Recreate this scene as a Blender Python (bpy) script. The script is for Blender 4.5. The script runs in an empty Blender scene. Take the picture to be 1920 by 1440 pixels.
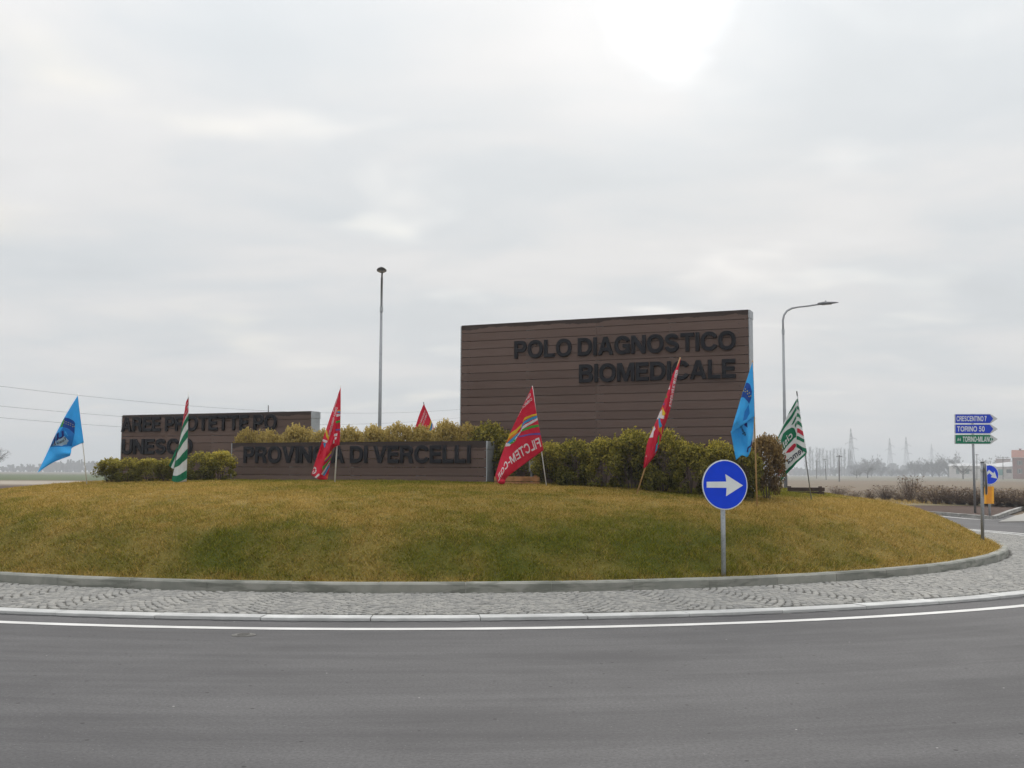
import bpy, bmesh, math, random
import numpy as np
from mathutils import Vector, Matrix

R = math.radians
rng = np.random.default_rng(7)
random.seed(7)
sc = bpy.context.scene
COL = sc.collection

# ------------------------------------------------------------------ camera
FPX, CAMH, PITCH, ROLL = 2000.0, 1.5, 0.0830, 0.0048
cr, sr, cp, sp = math.cos(ROLL), math.sin(ROLL), math.cos(PITCH), math.sin(PITCH)
_fwd = Vector((0, cp, sp)); _up = Vector((0, -sp, cp)); _x = Vector((1, 0, 0))
cam_r = _x * cr + _up * sr
cam_u = _x * -sr + _up * cr
camd = bpy.data.cameras.new("camera")
camd.sensor_width = 36.0
camd.lens = 36.0 * FPX / 1920.0
camd.clip_start = 0.1
camd.clip_end = 8000
cam = bpy.data.objects.new("camera", camd)
COL.objects.link(cam)
M = Matrix((cam_r, cam_u, -_fwd)).transposed().to_4x4()
M.translation = Vector((0, 0, CAMH))
cam.matrix_world = M
sc.camera = cam


def ray(x, y):
    return _fwd + cam_r * ((x - 960) / FPX) + cam_u * ((720 - y) / FPX)


def P(x, y, Y):                                   # world point seen at photo pixel (x, y), Y metres away
    d = ray(x, y)
    return Vector((0, 0, CAMH)) + d * (Y / d.y)


def G(x, y, z=0.0):                               # the same on a level plane
    d = ray(x, y)
    return Vector((0, 0, CAMH)) + d * ((z - CAMH) / d.z)


# ------------------------------------------------------------------ sky, sun, exposure
sun_dir = ray(1250, 30).normalized()
SUN_EL = math.asin(sun_dir.z)
SUN_AZ = math.atan2(sun_dir.x, sun_dir.y)
world = bpy.data.worlds.new("World")
sc.world = world
world.use_nodes = True


class NT:                                          # small helper for node trees
    def __init__(self, tree):
        self.t = tree

    def n(self, kind, **kw):
        nd = self.t.nodes.new(kind)
        for k, v in kw.items():
            setattr(nd, k, v)
        return nd

    def link(self, a, b):
        self.t.links.new(a, b)

    def val(self, sock, v):
        if hasattr(v, "is_linked") or isinstance(v, bpy.types.NodeSocket):
            self.link(v, sock)
        else:
            sock.default_value = v

    def math(self, op, a, b=0.0, c=0.0, clamp=False):
        nd = self.n("ShaderNodeMath", operation=op, use_clamp=clamp)
        for i, v in enumerate((a, b, c)):
            self.val(nd.inputs[i], v)
        return nd.outputs[0]

    def vmath(self, op, a, b=(0, 0, 0)):
        nd = self.n("ShaderNodeVectorMath", operation=op)
        self.val(nd.inputs[0], a)
        self.val(nd.inputs[1], b)
        return nd.outputs["Value"] if op in ("DOT_PRODUCT", "LENGTH", "DISTANCE") else nd.outputs[0]

    def mix(self, f, a, b, kind="MIX"):
        nd = self.n("ShaderNodeMix", data_type="RGBA", blend_type=kind)
        self.val(nd.inputs[0], f)
        for s, v in ((6, a), (7, b)):
            if isinstance(v, tuple) and len(v) == 3:
                v = v + (1,)
            self.val(nd.inputs[s], v)
        return nd.outputs[2]

    def noise(self, vec, scale, detail=3, rough=0.5, dist=0.0):
        nd = self.n("ShaderNodeTexNoise")
        if vec is not None:
            self.link(vec, nd.inputs["Vector"])
        nd.inputs["Scale"].default_value = scale
        nd.inputs["Detail"].default_value = detail
        nd.inputs["Roughness"].default_value = rough
        nd.inputs["Distortion"].default_value = dist
        return nd.outputs["Fac"]

    def ramp(self, f, lo, hi, smooth=True):
        nd = self.n("ShaderNodeMapRange", interpolation_type="SMOOTHSTEP" if smooth else "LINEAR")
        self.val(nd.inputs[0], f)
        nd.inputs[1].default_value = lo
        nd.inputs[2].default_value = hi
        return nd.outputs[0]

    def mapping(self, vec, scale=(1, 1, 1), loc=(0, 0, 0), rot=(0, 0, 0)):
        nd = self.n("ShaderNodeMapping")
        self.link(vec, nd.inputs[0])
        nd.inputs["Scale"].default_value = scale
        nd.inputs["Location"].default_value = loc
        nd.inputs["Rotation"].default_value = rot
        return nd.outputs[0]


w = NT(world.node_tree)
world.node_tree.nodes.clear()
wout = w.n("ShaderNodeOutputWorld")
bg = w.n("ShaderNodeBackground")
bg.inputs["Strength"].default_value = 0.1
w.link(bg.outputs[0], wout.inputs[0])
sky = w.n("ShaderNodeTexSky", sky_type="NISHITA")
sky.sun_disc = False
sky.sun_elevation = SUN_EL
sky.sun_rotation = SUN_AZ
sky.air_density = 1.0
sky.dust_density = 2.0
tc = w.n("ShaderNodeTexCoord")
dirv = w.vmath("NORMALIZE", tc.outputs["Generated"])
sep = w.n("ShaderNodeSeparateXYZ")
w.link(dirv, sep.inputs[0])
dz = w.math("MAXIMUM", sep.outputs[2], 0.0)
den = w.math("ADD", dz, 0.16)
cx_ = w.math("DIVIDE", sep.outputs[0], den)
cy_ = w.math("DIVIDE", sep.outputs[1], den)
cmb = w.n("ShaderNodeCombineXYZ")
w.link(cx_, cmb.inputs[0])
w.link(cy_, cmb.inputs[1])
cloudc = cmb.outputs[0]
n1 = w.noise(w.mapping(cloudc, (0.9, 1.2, 1), (3.1, 0.4, 0)), 1.5, 4, 0.52, 0.3)      # broad soft shapes
n2 = w.noise(w.mapping(cloudc, (1.0, 1.15, 1), (7.7, 2.3, 0)), 2.1, 2.5, 0.45, 0.2)      # thin spots
base = w.math("MULTIPLY_ADD", w.math("POWER", dz, 2.3), 1.35, 0.68)                                            # overcast sky: brighter overhead
soft = w.math("MULTIPLY_ADD", w.math("SUBTRACT", n1, 0.5), 0.34, 1.0)
lum = w.math("MULTIPLY", base, soft)
cosang = w.vmath("DOT_PRODUCT", dirv, tuple(sun_dir))
near = w.math("POWER", w.math("MAXIMUM", cosang, 0.0), 14.0)
n3 = w.noise(w.mapping(cloudc, (1.0, 1.3, 1), (1.7, 5.3, 0)), 5.0, 3, 0.5, 0.3)
disc = w.math("ADD", cosang, w.math("MULTIPLY", w.math("SUBTRACT", n3, 0.5), 0.0024))
core = w.ramp(disc, math.cos(R(3.8)), math.cos(R(0.3)))
halo = w.ramp(disc, math.cos(R(9.0)), math.cos(R(2.0)))
thin = w.ramp(n2, 0.54, 0.80)
patch = w.math("MULTIPLY", thin, w.math("MULTIPLY_ADD", near, 0.36, 0.05))
lum2 = w.math("ADD", lum, w.math("ADD", w.math("MULTIPLY", core, 0.20), w.math("MULTIPLY", halo, 0.05)))
lum2 = w.math("ADD", lum2, patch)
tint = w.mix(w.ramp(n1, 0.35, 0.65), (0.925, 0.965, 0.995), (0.985, 0.982, 0.982))
tint = w.mix(w.math("MULTIPLY", thin, 0.6), tint, (1.0, 0.955, 0.86))
lv = w.math("MULTIPLY", lum2, 10.0)
cl = w.vmath("SCALE", tint)
w.link(lv, cl.node.inputs[3])
mixed = w.mix(0.99, sky.outputs[0], cl)
w.link(mixed, bg.inputs["Color"])

sl = bpy.data.lights.new("sun", "SUN")
sl.energy = 1.1
sl.angle = R(14)
sl.color = (1.0, 0.94, 0.86)
so = bpy.data.objects.new("sun", sl)
COL.objects.link(so)
so.rotation_euler = (-sun_dir).to_track_quat("-Z", "Y").to_euler()

vs = sc.view_settings
vs.view_transform = "Standard"
vs.look = "None"
vs.exposure = 0.15
vs.gamma = 1.0
vs.use_curve_mapping = False
sc.render.engine = "CYCLES"
cy = sc.cycles
cy.use_denoising = True
cy.max_bounces = 5
cy.diffuse_bounces = 2
cy.glossy_bounces = 2
cy.transmission_bounces = 4
cy.transparent_max_bounces = 8
cy.volume_bounces = 0
cy.sample_clamp_indirect = 6.0


# ------------------------------------------------------------------ helpers
def wloc(o):
    v = Vector((0, 0, 0))
    while o is not None:
        v += o.location
        o = o.parent
    return v


def tag(o, label=None, cat=None, group=None, kind=None):
    if label: o["label"] = label
    if cat: o["category"] = cat
    if group: o["group"] = group
    if kind: o["kind"] = kind
    return o


def empty(name, loc, label, cat, group=None):
    o = bpy.data.objects.new(name, None)
    COL.objects.link(o)
    o.location = loc
    o.empty_display_size = 0.2
    return tag(o, label, cat, group)


class MB:
    """collects shapes for ONE mesh object, in world coordinates"""

    def __init__(s):
        s.v = []
        s.f = []

    def add(s, vs_, fs_):
        b = len(s.v)
        s.v += [tuple(p) for p in vs_]
        s.f += [tuple(b + i for i in f) for f in fs_]
        return s

    def box(s, c, size, ax=None):
        c = Vector(c)
        X, Y, Z = ax if ax else (Vector((1, 0, 0)), Vector((0, 1, 0)), Vector((0, 0, 1)))
        a, b, d = size[0] / 2, size[1] / 2, size[2] / 2
        vs_ = [c + X * (i * a) + Y * (j * b) + Z * (k * d) for k in (-1, 1) for j in (-1, 1) for i in (-1, 1)]
        return s.add(vs_, [(0, 2, 3, 1), (4, 5, 7, 6), (0, 1, 5, 4), (2, 6, 7, 3), (0, 4, 6, 2), (1, 3, 7, 5)])

    def tube(s, pts, rad, n=8, caps=True):
        pts = [Vector(p) for p in pts]
        if not isinstance(rad, (list, tuple)):
            rad = [rad] * len(pts)
        b = len(s.v)
        prev = None
        for i, p in enumerate(pts):
            t = (pts[min(i + 1, len(pts) - 1)] - pts[max(i - 1, 0)]).normalized()
            if prev is None:
                prev = t.orthogonal().normalized()
            nx = (prev - t * prev.dot(t)).normalized()
            prev = nx
            ny = t.cross(nx)
            for k in range(n):
                a = 2 * math.pi * k / n
                s.v.append(tuple(p + (nx * math.cos(a) + ny * math.sin(a)) * rad[i]))
        for i in range(len(pts) - 1):
            for k in range(n):
                k2 = (k + 1) % n
                s.f.append((b + i * n + k, b + i * n + k2, b + (i + 1) * n + k2, b + (i + 1) * n + k))
        if caps:
            s.f.append(tuple(b + k for k in reversed(range(n))))
            s.f.append(tuple(b + (len(pts) - 1) * n + k for k in range(n)))
        return s

    def prism(s, poly, nrm):
        """poly: list of 3-D points (front face), extruded along nrm"""
        poly = [Vector(p) for p in poly]
        n = len(poly)
        nrm = Vector(nrm)
        fs_ = [tuple(range(n)), tuple(reversed(range(n, 2 * n)))]
        fs_ += [(i, i + n, (i + 1) % n + n, (i + 1) % n) for i in range(n)]
        return s.add(poly + [p + nrm for p in poly], fs_)

    def build(s, name, mat, parent=None, smooth=False):
        off = wloc(parent) if parent else Vector((0, 0, 0))
        me = bpy.data.meshes.new(name)
        me.from_pydata([(p[0] - off.x, p[1] - off.y, p[2] - off.z) for p in s.v], [], s.f)
        me.materials.append(mat)
        if smooth:
            me.polygons.foreach_set("use_smooth", [True] * len(me.polygons))
        me.update()
        o = bpy.data.objects.new(name, me)
        COL.objects.link(o)
        if parent:
            o.parent = parent
        return o


def link_obj(name, me, parent=None, loc=(0, 0, 0), rz=0.0, scale=(1, 1, 1)):
    o = bpy.data.objects.new(name, me)
    COL.objects.link(o)
    if parent:
        o.parent = parent
    o.location = loc
    o.rotation_euler = (0, 0, rz)
    o.scale = scale
    return o


def np_mesh(name, verts, tris, mat, attrs=None):
    me = bpy.data.meshes.new(name)
    verts = np.asarray(verts, dtype=np.float32)
    tris = np.asarray(tris, dtype=np.int32)
    k = tris.shape[1]
    me.vertices.add(len(verts))
    me.vertices.foreach_set("co", verts.ravel())
    me.loops.add(tris.size)
    me.loops.foreach_set("vertex_index", tris.ravel())
    me.polygons.add(len(tris))
    me.polygons.foreach_set("loop_start", np.arange(0, tris.size, k, dtype=np.int32))
    for nm, arr in (attrs or {}).items():
        a = me.attributes.new(nm, "FLOAT", "POINT")
        a.data.foreach_set("value", np.asarray(arr, dtype=np.float32))
    me.update(calc_edges=True)
    me.materials.append(mat)
    return me


def set_bevel(o, wd=0.006, seg=2):
    m = o.modifiers.new("bevel", "BEVEL")
    m.width = wd
    m.segments = seg
    m.limit_method = "ANGLE"
    return o


# ------------------------------------------------------------------ materials
def new_mat(name):
    m = bpy.data.materials.new(name)
    m.use_nodes = True
    t = NT(m.node_tree)
    b = m.node_tree.nodes["Principled BSDF"]
    return m, t, b


def bumped(t, b, h, strength, dist):
    bp = t.n("ShaderNodeBump")
    bp.inputs["Strength"].default_value = strength
    bp.inputs["Distance"].default_value = dist
    t.link(h, bp.inputs["Height"])
    t.link(bp.outputs[0], b.inputs["Normal"])


def mat_simple(name, col, rough=0.6, metal=0.0, var=0.12, vscale=6.0, spec=0.5):
    m, t, b = new_mat(name)
    g = t.n("ShaderNodeNewGeometry")
    n = t.noise(g.outputs["Position"], vscale, 5, 0.6)
    c2 = tuple(c * (1 - var) for c in col)
    c3 = tuple(min(1, c * (1 + var)) for c in col)
    t.link(t.mix(t.ramp(n, 0.3, 0.7), c2, c3), b.inputs["Base Color"])
    t.link(t.math("MULTIPLY_ADD", n, 0.2, rough - 0.1), b.inputs["Roughness"])
    b.inputs["Metallic"].default_value = metal
    b.inputs["Specular IOR Level"].default_value = spec
    return m


def pos(t):
    return t.n("ShaderNodeNewGeometry").outputs["Position"]


def attr(t, nm):
    return t.n("ShaderNodeAttribute", attribute_name=nm).outputs["Fac"]


def mat_asphalt():
    m, t, b = new_mat("asphalt")
    tcn = t.n("ShaderNodeTexCoord").outputs["Object"]
    s = t.n("ShaderNodeSeparateXYZ")
    t.link(tcn, s.inputs[0])
    r = t.vmath("LENGTH", tcn)
    ang = t.math("ARCTAN2", s.outputs[1], s.outputs[0])
    c = t.n("ShaderNodeCombineXYZ")
    t.link(r, c.inputs[0])
    t.link(t.math("MULTIPLY", ang, 1.6), c.inputs[1])
    streak = t.noise(c.outputs[0], 2.3, 7, 0.66, 0.35)
    broad = t.noise(tcn, 0.5, 8, 0.68, 0.5)
    grain = t.noise(tcn, 42, 5, 0.75)
    speck = t.n("ShaderNodeTexVoronoi")
    t.link(tcn, speck.inputs["Vector"])
    speck.inputs["Scale"].default_value = 34
    chip = t.ramp(speck.outputs["Distance"], 0.18, 0.10)
    wn = t.n("ShaderNodeSeparateColor")
    t.link(speck.outputs["Color"], wn.inputs[0])
    light = t.math("MULTIPLY", chip, t.ramp(wn.outputs[0], 0.72, 0.9))
    dark = t.math("MULTIPLY", chip, t.ramp(wn.outputs[1], 0.75, 0.95))
    f = t.math("ADD", t.math("MULTIPLY", streak, 0.55), t.math("MULTIPLY", broad, 0.45))
    col = t.mix(t.ramp(f, 0.34, 0.66), (0.074, 0.071, 0.073), (0.126, 0.122, 0.123))
    col = t.mix(t.math("MULTIPLY", t.ramp(grain, 0.38, 0.66), 0.6), col, (0.052, 0.051, 0.052))
    col = t.mix(t.math("MULTIPLY", light, 0.5), col, (0.26, 0.255, 0.25))
    col = t.mix(t.math("MULTIPLY", dark, 0.6), col, (0.028, 0.027, 0.027))
    c2_ = t.n("ShaderNodeCombineXYZ")
    t.link(t.math("MULTIPLY", r, 3.2), c2_.inputs[0])
    t.link(t.math("MULTIPLY", ang, 14.0), c2_.inputs[1])
    scuff = t.ramp(t.noise(c2_.outputs[0], 1.3, 6, 0.7, 0.6), 0.63, 0.76)
    col = t.mix(t.math("MULTIPLY", scuff, 0.45), col, (0.040, 0.039, 0.039))
    sv = t.n("ShaderNodeTexVoronoi")
    t.link(tcn, sv.inputs["Vector"])
    sv.inputs["Scale"].default_value = 2.6
    grit = t.ramp(sv.outputs["Distance"], 0.026, 0.016)
    col = t.mix(t.math("MULTIPLY", grit, 0.75), col, (0.42, 0.41, 0.39))
    sv2 = t.n("ShaderNodeTexVoronoi")
    t.link(t.mapping(tcn, (1, 1, 1), (3.3, 1.7, 0)), sv2.inputs["Vector"])
    sv2.inputs["Scale"].default_value = 4.5
    col = t.mix(t.math("MULTIPLY", t.ramp(sv2.outputs["Distance"], 0.075, 0.045), 0.75), col, (0.022, 0.021, 0.020))
    t.link(col, b.inputs["Base Color"])
    b.inputs["Roughness"].default_value = 0.88
    b.inputs["Specular IOR Level"].default_value = 0.3
    bumped(t, b, grain, 0.35, 0.004)
    return m


def mat_paint():
    m, t, b = new_mat("road_paint")
    p = pos(t)
    n = t.noise(p, 26, 5, 0.7)
    n2 = t.noise(p, 2.0, 3, 0.6)
    col = t.mix(t.ramp(n2, 0.3, 0.7), (0.52, 0.51, 0.49), (0.64, 0.63, 0.61))
    col = t.mix(t.math("MULTIPLY", t.ramp(n, 0.62, 0.75), 0.6), col, (0.2, 0.2, 0.2))
    t.link(col, b.inputs["Base Color"])
    b.inputs["Roughness"].default_value = 0.7
    return m


def mat_concrete(name, c1, c2, stain, low=None):
    m, t, b = new_mat(name)
    p = pos(t)
    oi = t.n("ShaderNodeObjectInfo").outputs["Random"]
    n = t.noise(p, 3.2, 6, 0.62, 0.3)
    f = t.noise(p, 60, 3, 0.6)
    sp_ = t.noise(t.mapping(p, (1.1, 1.1, 6)), 1.4, 4, 0.6, 0.4)
    col = t.mix(t.ramp(n, 0.3, 0.7), c1, c2)
    col = t.mix(t.math("MULTIPLY", t.ramp(sp_, 0.48, 0.62), 0.7), col, stain)
    col = t.mix(t.math("MULTIPLY", f, 0.2), col, tuple(c * 0.6 for c in c1))
    br = t.math("MULTIPLY_ADD", oi, 0.28, 0.86)
    vv = t.vmath("SCALE", col)
    t.link(br, vv.node.inputs[3])
    t.link(vv, b.inputs["Base Color"])
    b.inputs["Roughness"].default_value = 0.85
    bumped(t, b, f, 0.3, 0.004)
    return m


def mat_cobble():
    m, t, b = new_mat("cobble_stone")
    p = pos(t)
    oi = t.n("ShaderNodeObjectInfo").outputs["Random"]
    a = attr(t, "tint")
    r = t.math("FRACT", t.math("ADD", t.math("MULTIPLY", oi, 7.31), a))
    broad = t.noise(p, 0.8, 3, 0.6)
    f = t.math("ADD", t.math("MULTIPLY", r, 0.6), t.math("MULTIPLY", broad, 0.4))
    col = t.mix(t.ramp(f, 0.15, 0.85), (0.20, 0.197, 0.186), (0.33, 0.318, 0.29))
    n = t.noise(p, 55, 4, 0.65)
    col = t.mix(t.math("MULTIPLY", n, 0.35), col, (0.09, 0.088, 0.085))
    t.link(col, b.inputs["Base Color"])
    b.inputs["Roughness"].default_value = 0.8
    bumped(t, b, n, 0.4, 0.006)
    return m


def mat_grass():
    m, t, b = new_mat("grass_blade")
    d = attr(t, "dry")
    rnd = attr(t, "rnd")
    green = t.mix(rnd, (0.066, 0.080, 0.004), (0.230, 0.228, 0.018))
    dry = t.mix(rnd, (0.235, 0.148, 0.022), (0.62, 0.43, 0.140))
    col = t.mix(d, green, dry)
    t.link(col, b.inputs["Base Color"])
    b.inputs["Roughness"].default_value = 0.75
    b.inputs["Specular IOR Level"].default_value = 0.05
    tr = t.n("ShaderNodeBsdfTranslucent")
    t.link(col, tr.inputs[0])
    mx = t.n("ShaderNodeMixShader")
    mx.inputs[0].default_value = 0.45
    out = m.node_tree.nodes["Material Output"]
    t.link(b.outputs[0], mx.inputs[1])
    t.link(tr.outputs[0], mx.inputs[2])
    t.link(mx.outputs[0], out.inputs[0])
    return m


def mat_turf():
    m, t, b = new_mat("turf_soil")
    p = pos(t)
    d = attr(t, "dry")
    n = t.noise(p, 35, 4, 0.7)
    col = t.mix(d, (0.062, 0.078, 0.003), (0.34, 0.24, 0.065))
    col = t.mix(t.math("MULTIPLY", n, 0.7), col, (0.04, 0.03, 0.014))
    t.link(col, b.inputs["Base Color"])
    b.inputs["Roughness"].default_value = 0.95
    b.inputs["Specular IOR Level"].default_value = 0.1
    return m


def mat_leaf(name, dark, mid, bright, trans=0.3):
    m, t, b = new_mat(name)
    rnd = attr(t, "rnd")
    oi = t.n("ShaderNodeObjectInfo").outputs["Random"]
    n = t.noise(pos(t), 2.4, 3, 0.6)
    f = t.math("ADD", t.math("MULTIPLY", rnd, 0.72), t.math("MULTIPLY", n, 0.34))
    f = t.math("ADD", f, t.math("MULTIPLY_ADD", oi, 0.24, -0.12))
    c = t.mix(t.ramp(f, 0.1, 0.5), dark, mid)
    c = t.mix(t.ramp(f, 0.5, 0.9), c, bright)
    t.link(c, b.inputs["Base Color"])
    b.inputs["Roughness"].default_value = 0.6
    b.inputs["Specular IOR Level"].default_value = 0.3
    tr = t.n("ShaderNodeBsdfTranslucent")
    t.link(c, tr.inputs[0])
    mx = t.n("ShaderNodeMixShader")
    mx.inputs[0].default_value = trans
    t.link(b.outputs[0], mx.inputs[1])
    t.link(tr.outputs[0], mx.inputs[2])
    t.link(mx.outputs[0], m.node_tree.nodes["Material Output"].inputs[0])
    return m


def mat_board():
    m, t, b = new_mat("brown_board")
    p = pos(t)
    oi = t.n("ShaderNodeObjectInfo").outputs["Random"]
    n = t.noise(t.mapping(p, (3, 3, 40)), 1.6, 5, 0.6)
    n2 = t.noise(p, 0.9, 4, 0.6)
    f = t.math("ADD", t.math("MULTIPLY", n, 0.35), t.math("ADD", t.math("MULTIPLY", n2, 0.35), t.math("MULTIPLY", oi, 0.3)))
    col = t.mix(t.ramp(f, 0.25, 0.75), (0.098, 0.065, 0.054), (0.134, 0.091, 0.077))
    # scuffs and pale smears
    sm = t.noise(t.mapping(p, (1, 1, 3)), 5.5, 5, 0.7, 0.6)
    col = t.mix(t.math("MULTIPLY", t.ramp(sm, 0.70, 0.80), 0.25), col, (0.26, 0.22, 0.20))
    # water marks soaked down from the top edge (height below the top is stored per board)
    w_ = attr(t, "below_top")
    edge = t.math("MULTIPLY_ADD", t.noise(t.mapping(p, (1.0, 1.0, 0.05)), 1.1, 4, 0.62), 0.22, -0.025)
    fine = t.math("MULTIPLY_ADD", t.noise(p, 18, 4, 0.7), 0.05, -0.025)
    wet = t.ramp(t.math("SUBTRACT", t.math("ADD", edge, fine), w_), -0.004, 0.006)
    col = t.mix(t.math("MULTIPLY", wet, 0.85), col, (0.030, 0.021, 0.019))
    t.link(col, b.inputs["Base Color"])
    b.inputs["Roughness"].default_value = 0.72
    b.inputs["Specular IOR Level"].default_value = 0.25
    bumped(t, b, n, 0.15, 0.003)
    return m


def mat_galv(name="galvanised_steel", c=(0.36, 0.38, 0.40)):
    m, t, b = new_mat(name)
    p = pos(t)
    v = t.n("ShaderNodeTexVoronoi")
    t.link(p, v.inputs["Vector"])
    v.inputs["Scale"].default_value = 38
    n = t.noise(p, 5, 5, 0.6)
    f = t.math("ADD", t.math("MULTIPLY", t.n("ShaderNodeSeparateColor").outputs[0], 0.0), t.math("MULTIPLY", n, 0.75))
    f = t.math("ADD", f, t.math("MULTIPLY", v.outputs["Distance"], 0.4))
    col = t.mix(t.ramp(f, 0.25, 0.75), tuple(x * 0.78 for x in c), tuple(x * 1.15 for x in c))
    t.link(col, b.inputs["Base Color"])
    b.inputs["Metallic"].default_value = 0.55
    t.link(t.math("MULTIPLY_ADD", n, 0.25, 0.40), b.inputs["Roughness"])
    return m


def mat_cloth(name, col, trans=0.38):
    m, t, b = new_mat(name)
    p = pos(t)
    n = t.noise(p, 9, 4, 0.6)
    weave = t.noise(p, 420, 2, 0.5)
    c = t.mix(n, tuple(x * 0.88 for x in col), tuple(min(1, x * 1.08) for x in col))
    t.link(c, b.inputs["Base Color"])
    b.inputs["Roughness"].default_value = 0.62
    b.inputs["Specular IOR Level"].default_value = 0.3
    bumped(t, b, t.noise(t.mapping(p, (1.3, 1.3, .8), (0, 0, 0), (0, .5, 0)), 9, 4, 0.6, 0.8), 0.55, 0.04)
    tr = t.n("ShaderNodeBsdfTranslucent")
    t.link(c, tr.inputs[0])
    mx = t.n("ShaderNodeMixShader")
    mx.inputs[0].default_value = trans
    t.link(b.outputs[0], mx.inputs[1])
    t.link(tr.outputs[0], mx.inputs[2])
    t.link(mx.outputs[0], m.node_tree.nodes["Material Output"].inputs[0])
    return m


def mat_soil(name, c1, c2, scale=6.0, furrow=None):
    m, t, b = new_mat(name)
    p = pos(t)
    n = t.noise(p, scale, 6, 0.7)
    big = t.noise(p, 0.02, 5, 0.6, 0.5)
    f = t.math("ADD", t.math("MULTIPLY", n, 0.6), t.math("MULTIPLY", big, 0.4))
    if furrow:
        fr = t.noise(t.mapping(p, furrow), 1.0, 4, 0.6)
        f = t.math("ADD", t.math("MULTIPLY", f, 0.65), t.math("MULTIPLY", fr, 0.35))
    t.link(t.mix(t.ramp(f, 0.3, 0.7), c1, c2), b.inputs["Base Color"])
    b.inputs["Roughness"].default_value = 0.95
    b.inputs["Specular IOR Level"].default_value = 0.1
    bumped(t, b, n, 0.6, 0.03)
    return m


MAT = {}
MAT["asphalt"] = mat_asphalt()
MAT["paint"] = mat_paint()
MAT["kerb"] = mat_concrete("kerb_concrete", (0.20, 0.205, 0.18), (0.29, 0.285, 0.25), (0.10, 0.105, 0.085))
MAT["edge"] = mat_concrete("pale_edge_concrete", (0.42, 0.42, 0.41), (0.56, 0.56, 0.545), (0.36, 0.36, 0.35))
MAT["farkerb"] = mat_concrete("far_kerb_concrete", (0.27, 0.265, 0.25), (0.42, 0.41, 0.39), (0.14, 0.135, 0.12))
MAT["mortar"] = mat_soil("mortar_bed", (0.10, 0.097, 0.088), (0.17, 0.163, 0.148), 30)
MAT["cobble"] = mat_cobble()
MAT["tar"] = mat_simple("tar_seam", (0.018, 0.018, 0.019), 0.6, var=0.4, vscale=30)
MAT["grass"] = mat_grass()
MAT["turf"] = mat_turf()
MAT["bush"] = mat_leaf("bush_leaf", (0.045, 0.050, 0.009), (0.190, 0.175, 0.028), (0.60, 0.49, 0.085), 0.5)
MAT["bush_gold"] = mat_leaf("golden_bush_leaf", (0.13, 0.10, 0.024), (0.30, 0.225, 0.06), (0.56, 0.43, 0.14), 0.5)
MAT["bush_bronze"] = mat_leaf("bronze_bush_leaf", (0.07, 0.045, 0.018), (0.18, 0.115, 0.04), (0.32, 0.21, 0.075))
MAT["twig"] = mat_simple("twig_bark", (0.075, 0.055, 0.042), 0.9, var=0.3)
MAT["shrub"] = mat_leaf("dead_shrub_leaf", (0.055, 0.032, 0.022), (0.120, 0.074, 0.048), (0.24, 0.165, 0.085), 0.25)
MAT["board"] = mat_board()
MAT["letter"] = mat_simple("anthracite_letter", (0.013, 0.0135, 0.018), 0.75, var=0.2, vscale=9, spec=0.2)
MAT["screw"] = mat_simple("dark_screw", (0.012, 0.012, 0.012), 0.5)
MAT["galv"] = mat_galv()
MAT["galv_dull"] = mat_galv("dull_galvanised_steel", (0.25, 0.26, 0.275))
MAT["blue"] = mat_simple("sign_blue", (0.003, 0.048, 0.62), 0.5, var=0.05, spec=0.15)
MAT["navy"] = mat_simple("direction_blue", (0.010, 0.050, 0.52), 0.5, var=0.05, spec=0.15)
MAT["gsign"] = mat_simple("direction_green", (0.0, 0.17, 0.085), 0.5, var=0.05, spec=0.15)
MAT["white"] = mat_simple("sign_white", (0.66, 0.69, 0.69), 0.4, var=0.04)
MAT["greyw"] = mat_simple("sign_pale_grey", (0.50, 0.51, 0.51), 0.5, var=0.05)
MAT["signback"] = mat_simple("sign_back_grey", (0.06, 0.062, 0.065), 0.6, var=0.15)
MAT["yellow"] = mat_simple("delineator_yellow", (0.80, 0.36, 0.004), 0.45, var=0.06)
MAT["amber"] = mat_simple("delineator_amber", (0.66, 0.25, 0.004), 0.45, var=0.06)
MAT["wood"] = mat_simple("pale_wood_pole", (0.42, 0.26, 0.11), 0.7, var=0.18, vscale=14)
MAT["pvc"] = mat_simple("white_pole", (0.68, 0.67, 0.65), 0.5, var=0.06)
MAT["dkpole"] = mat_simple("dark_pole_tip", (0.05, 0.05, 0.05), 0.6)
MAT["timber"] = mat_simple("timber", (0.34, 0.17, 0.07), 0.8, var=0.3, vscale=8)
MAT["darktimber"] = mat_simple("dark_timber", (0.045, 0.024, 0.018), 0.8, var=0.3, vscale=8)
MAT["lamp"] = mat_simple("lamp_head_grey", (0.11, 0.115, 0.125), 0.5, var=0.1)
MAT["lens"] = mat_simple("lamp_lens", (0.3, 0.3, 0.3), 0.15)
MAT["wire"] = mat_simple("wire", (0.06, 0.06, 0.065), 0.6)
MAT["mast"] = mat_simple("lattice_steel", (0.11, 0.115, 0.125), 0.6, var=0.1, vscale=1)
MAT["bark"] = mat_simple("far_bark", (0.062, 0.052, 0.046), 0.9, var=0.25, vscale=1)
MAT["farleaf"] = mat_simple("far_twigs", (0.070, 0.058, 0.050), 0.9, var=0.25, vscale=0.4)
MAT["brick"] = mat_simple("far_brick", (0.20, 0.085, 0.065), 0.85, var=0.2, vscale=1.5)
MAT["rooft"] = mat_simple("far_roof_tile", (0.28, 0.105, 0.065), 0.8, var=0.2, vscale=1.5)
MAT["plaster"] = mat_simple("far_plaster", (0.46, 0.43, 0.40), 0.85, var=0.12, vscale=0.5)
MAT["pinkwall"] = mat_simple("far_pink_plaster", (0.30, 0.21, 0.19), 0.85, var=0.12, vscale=0.5)
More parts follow.
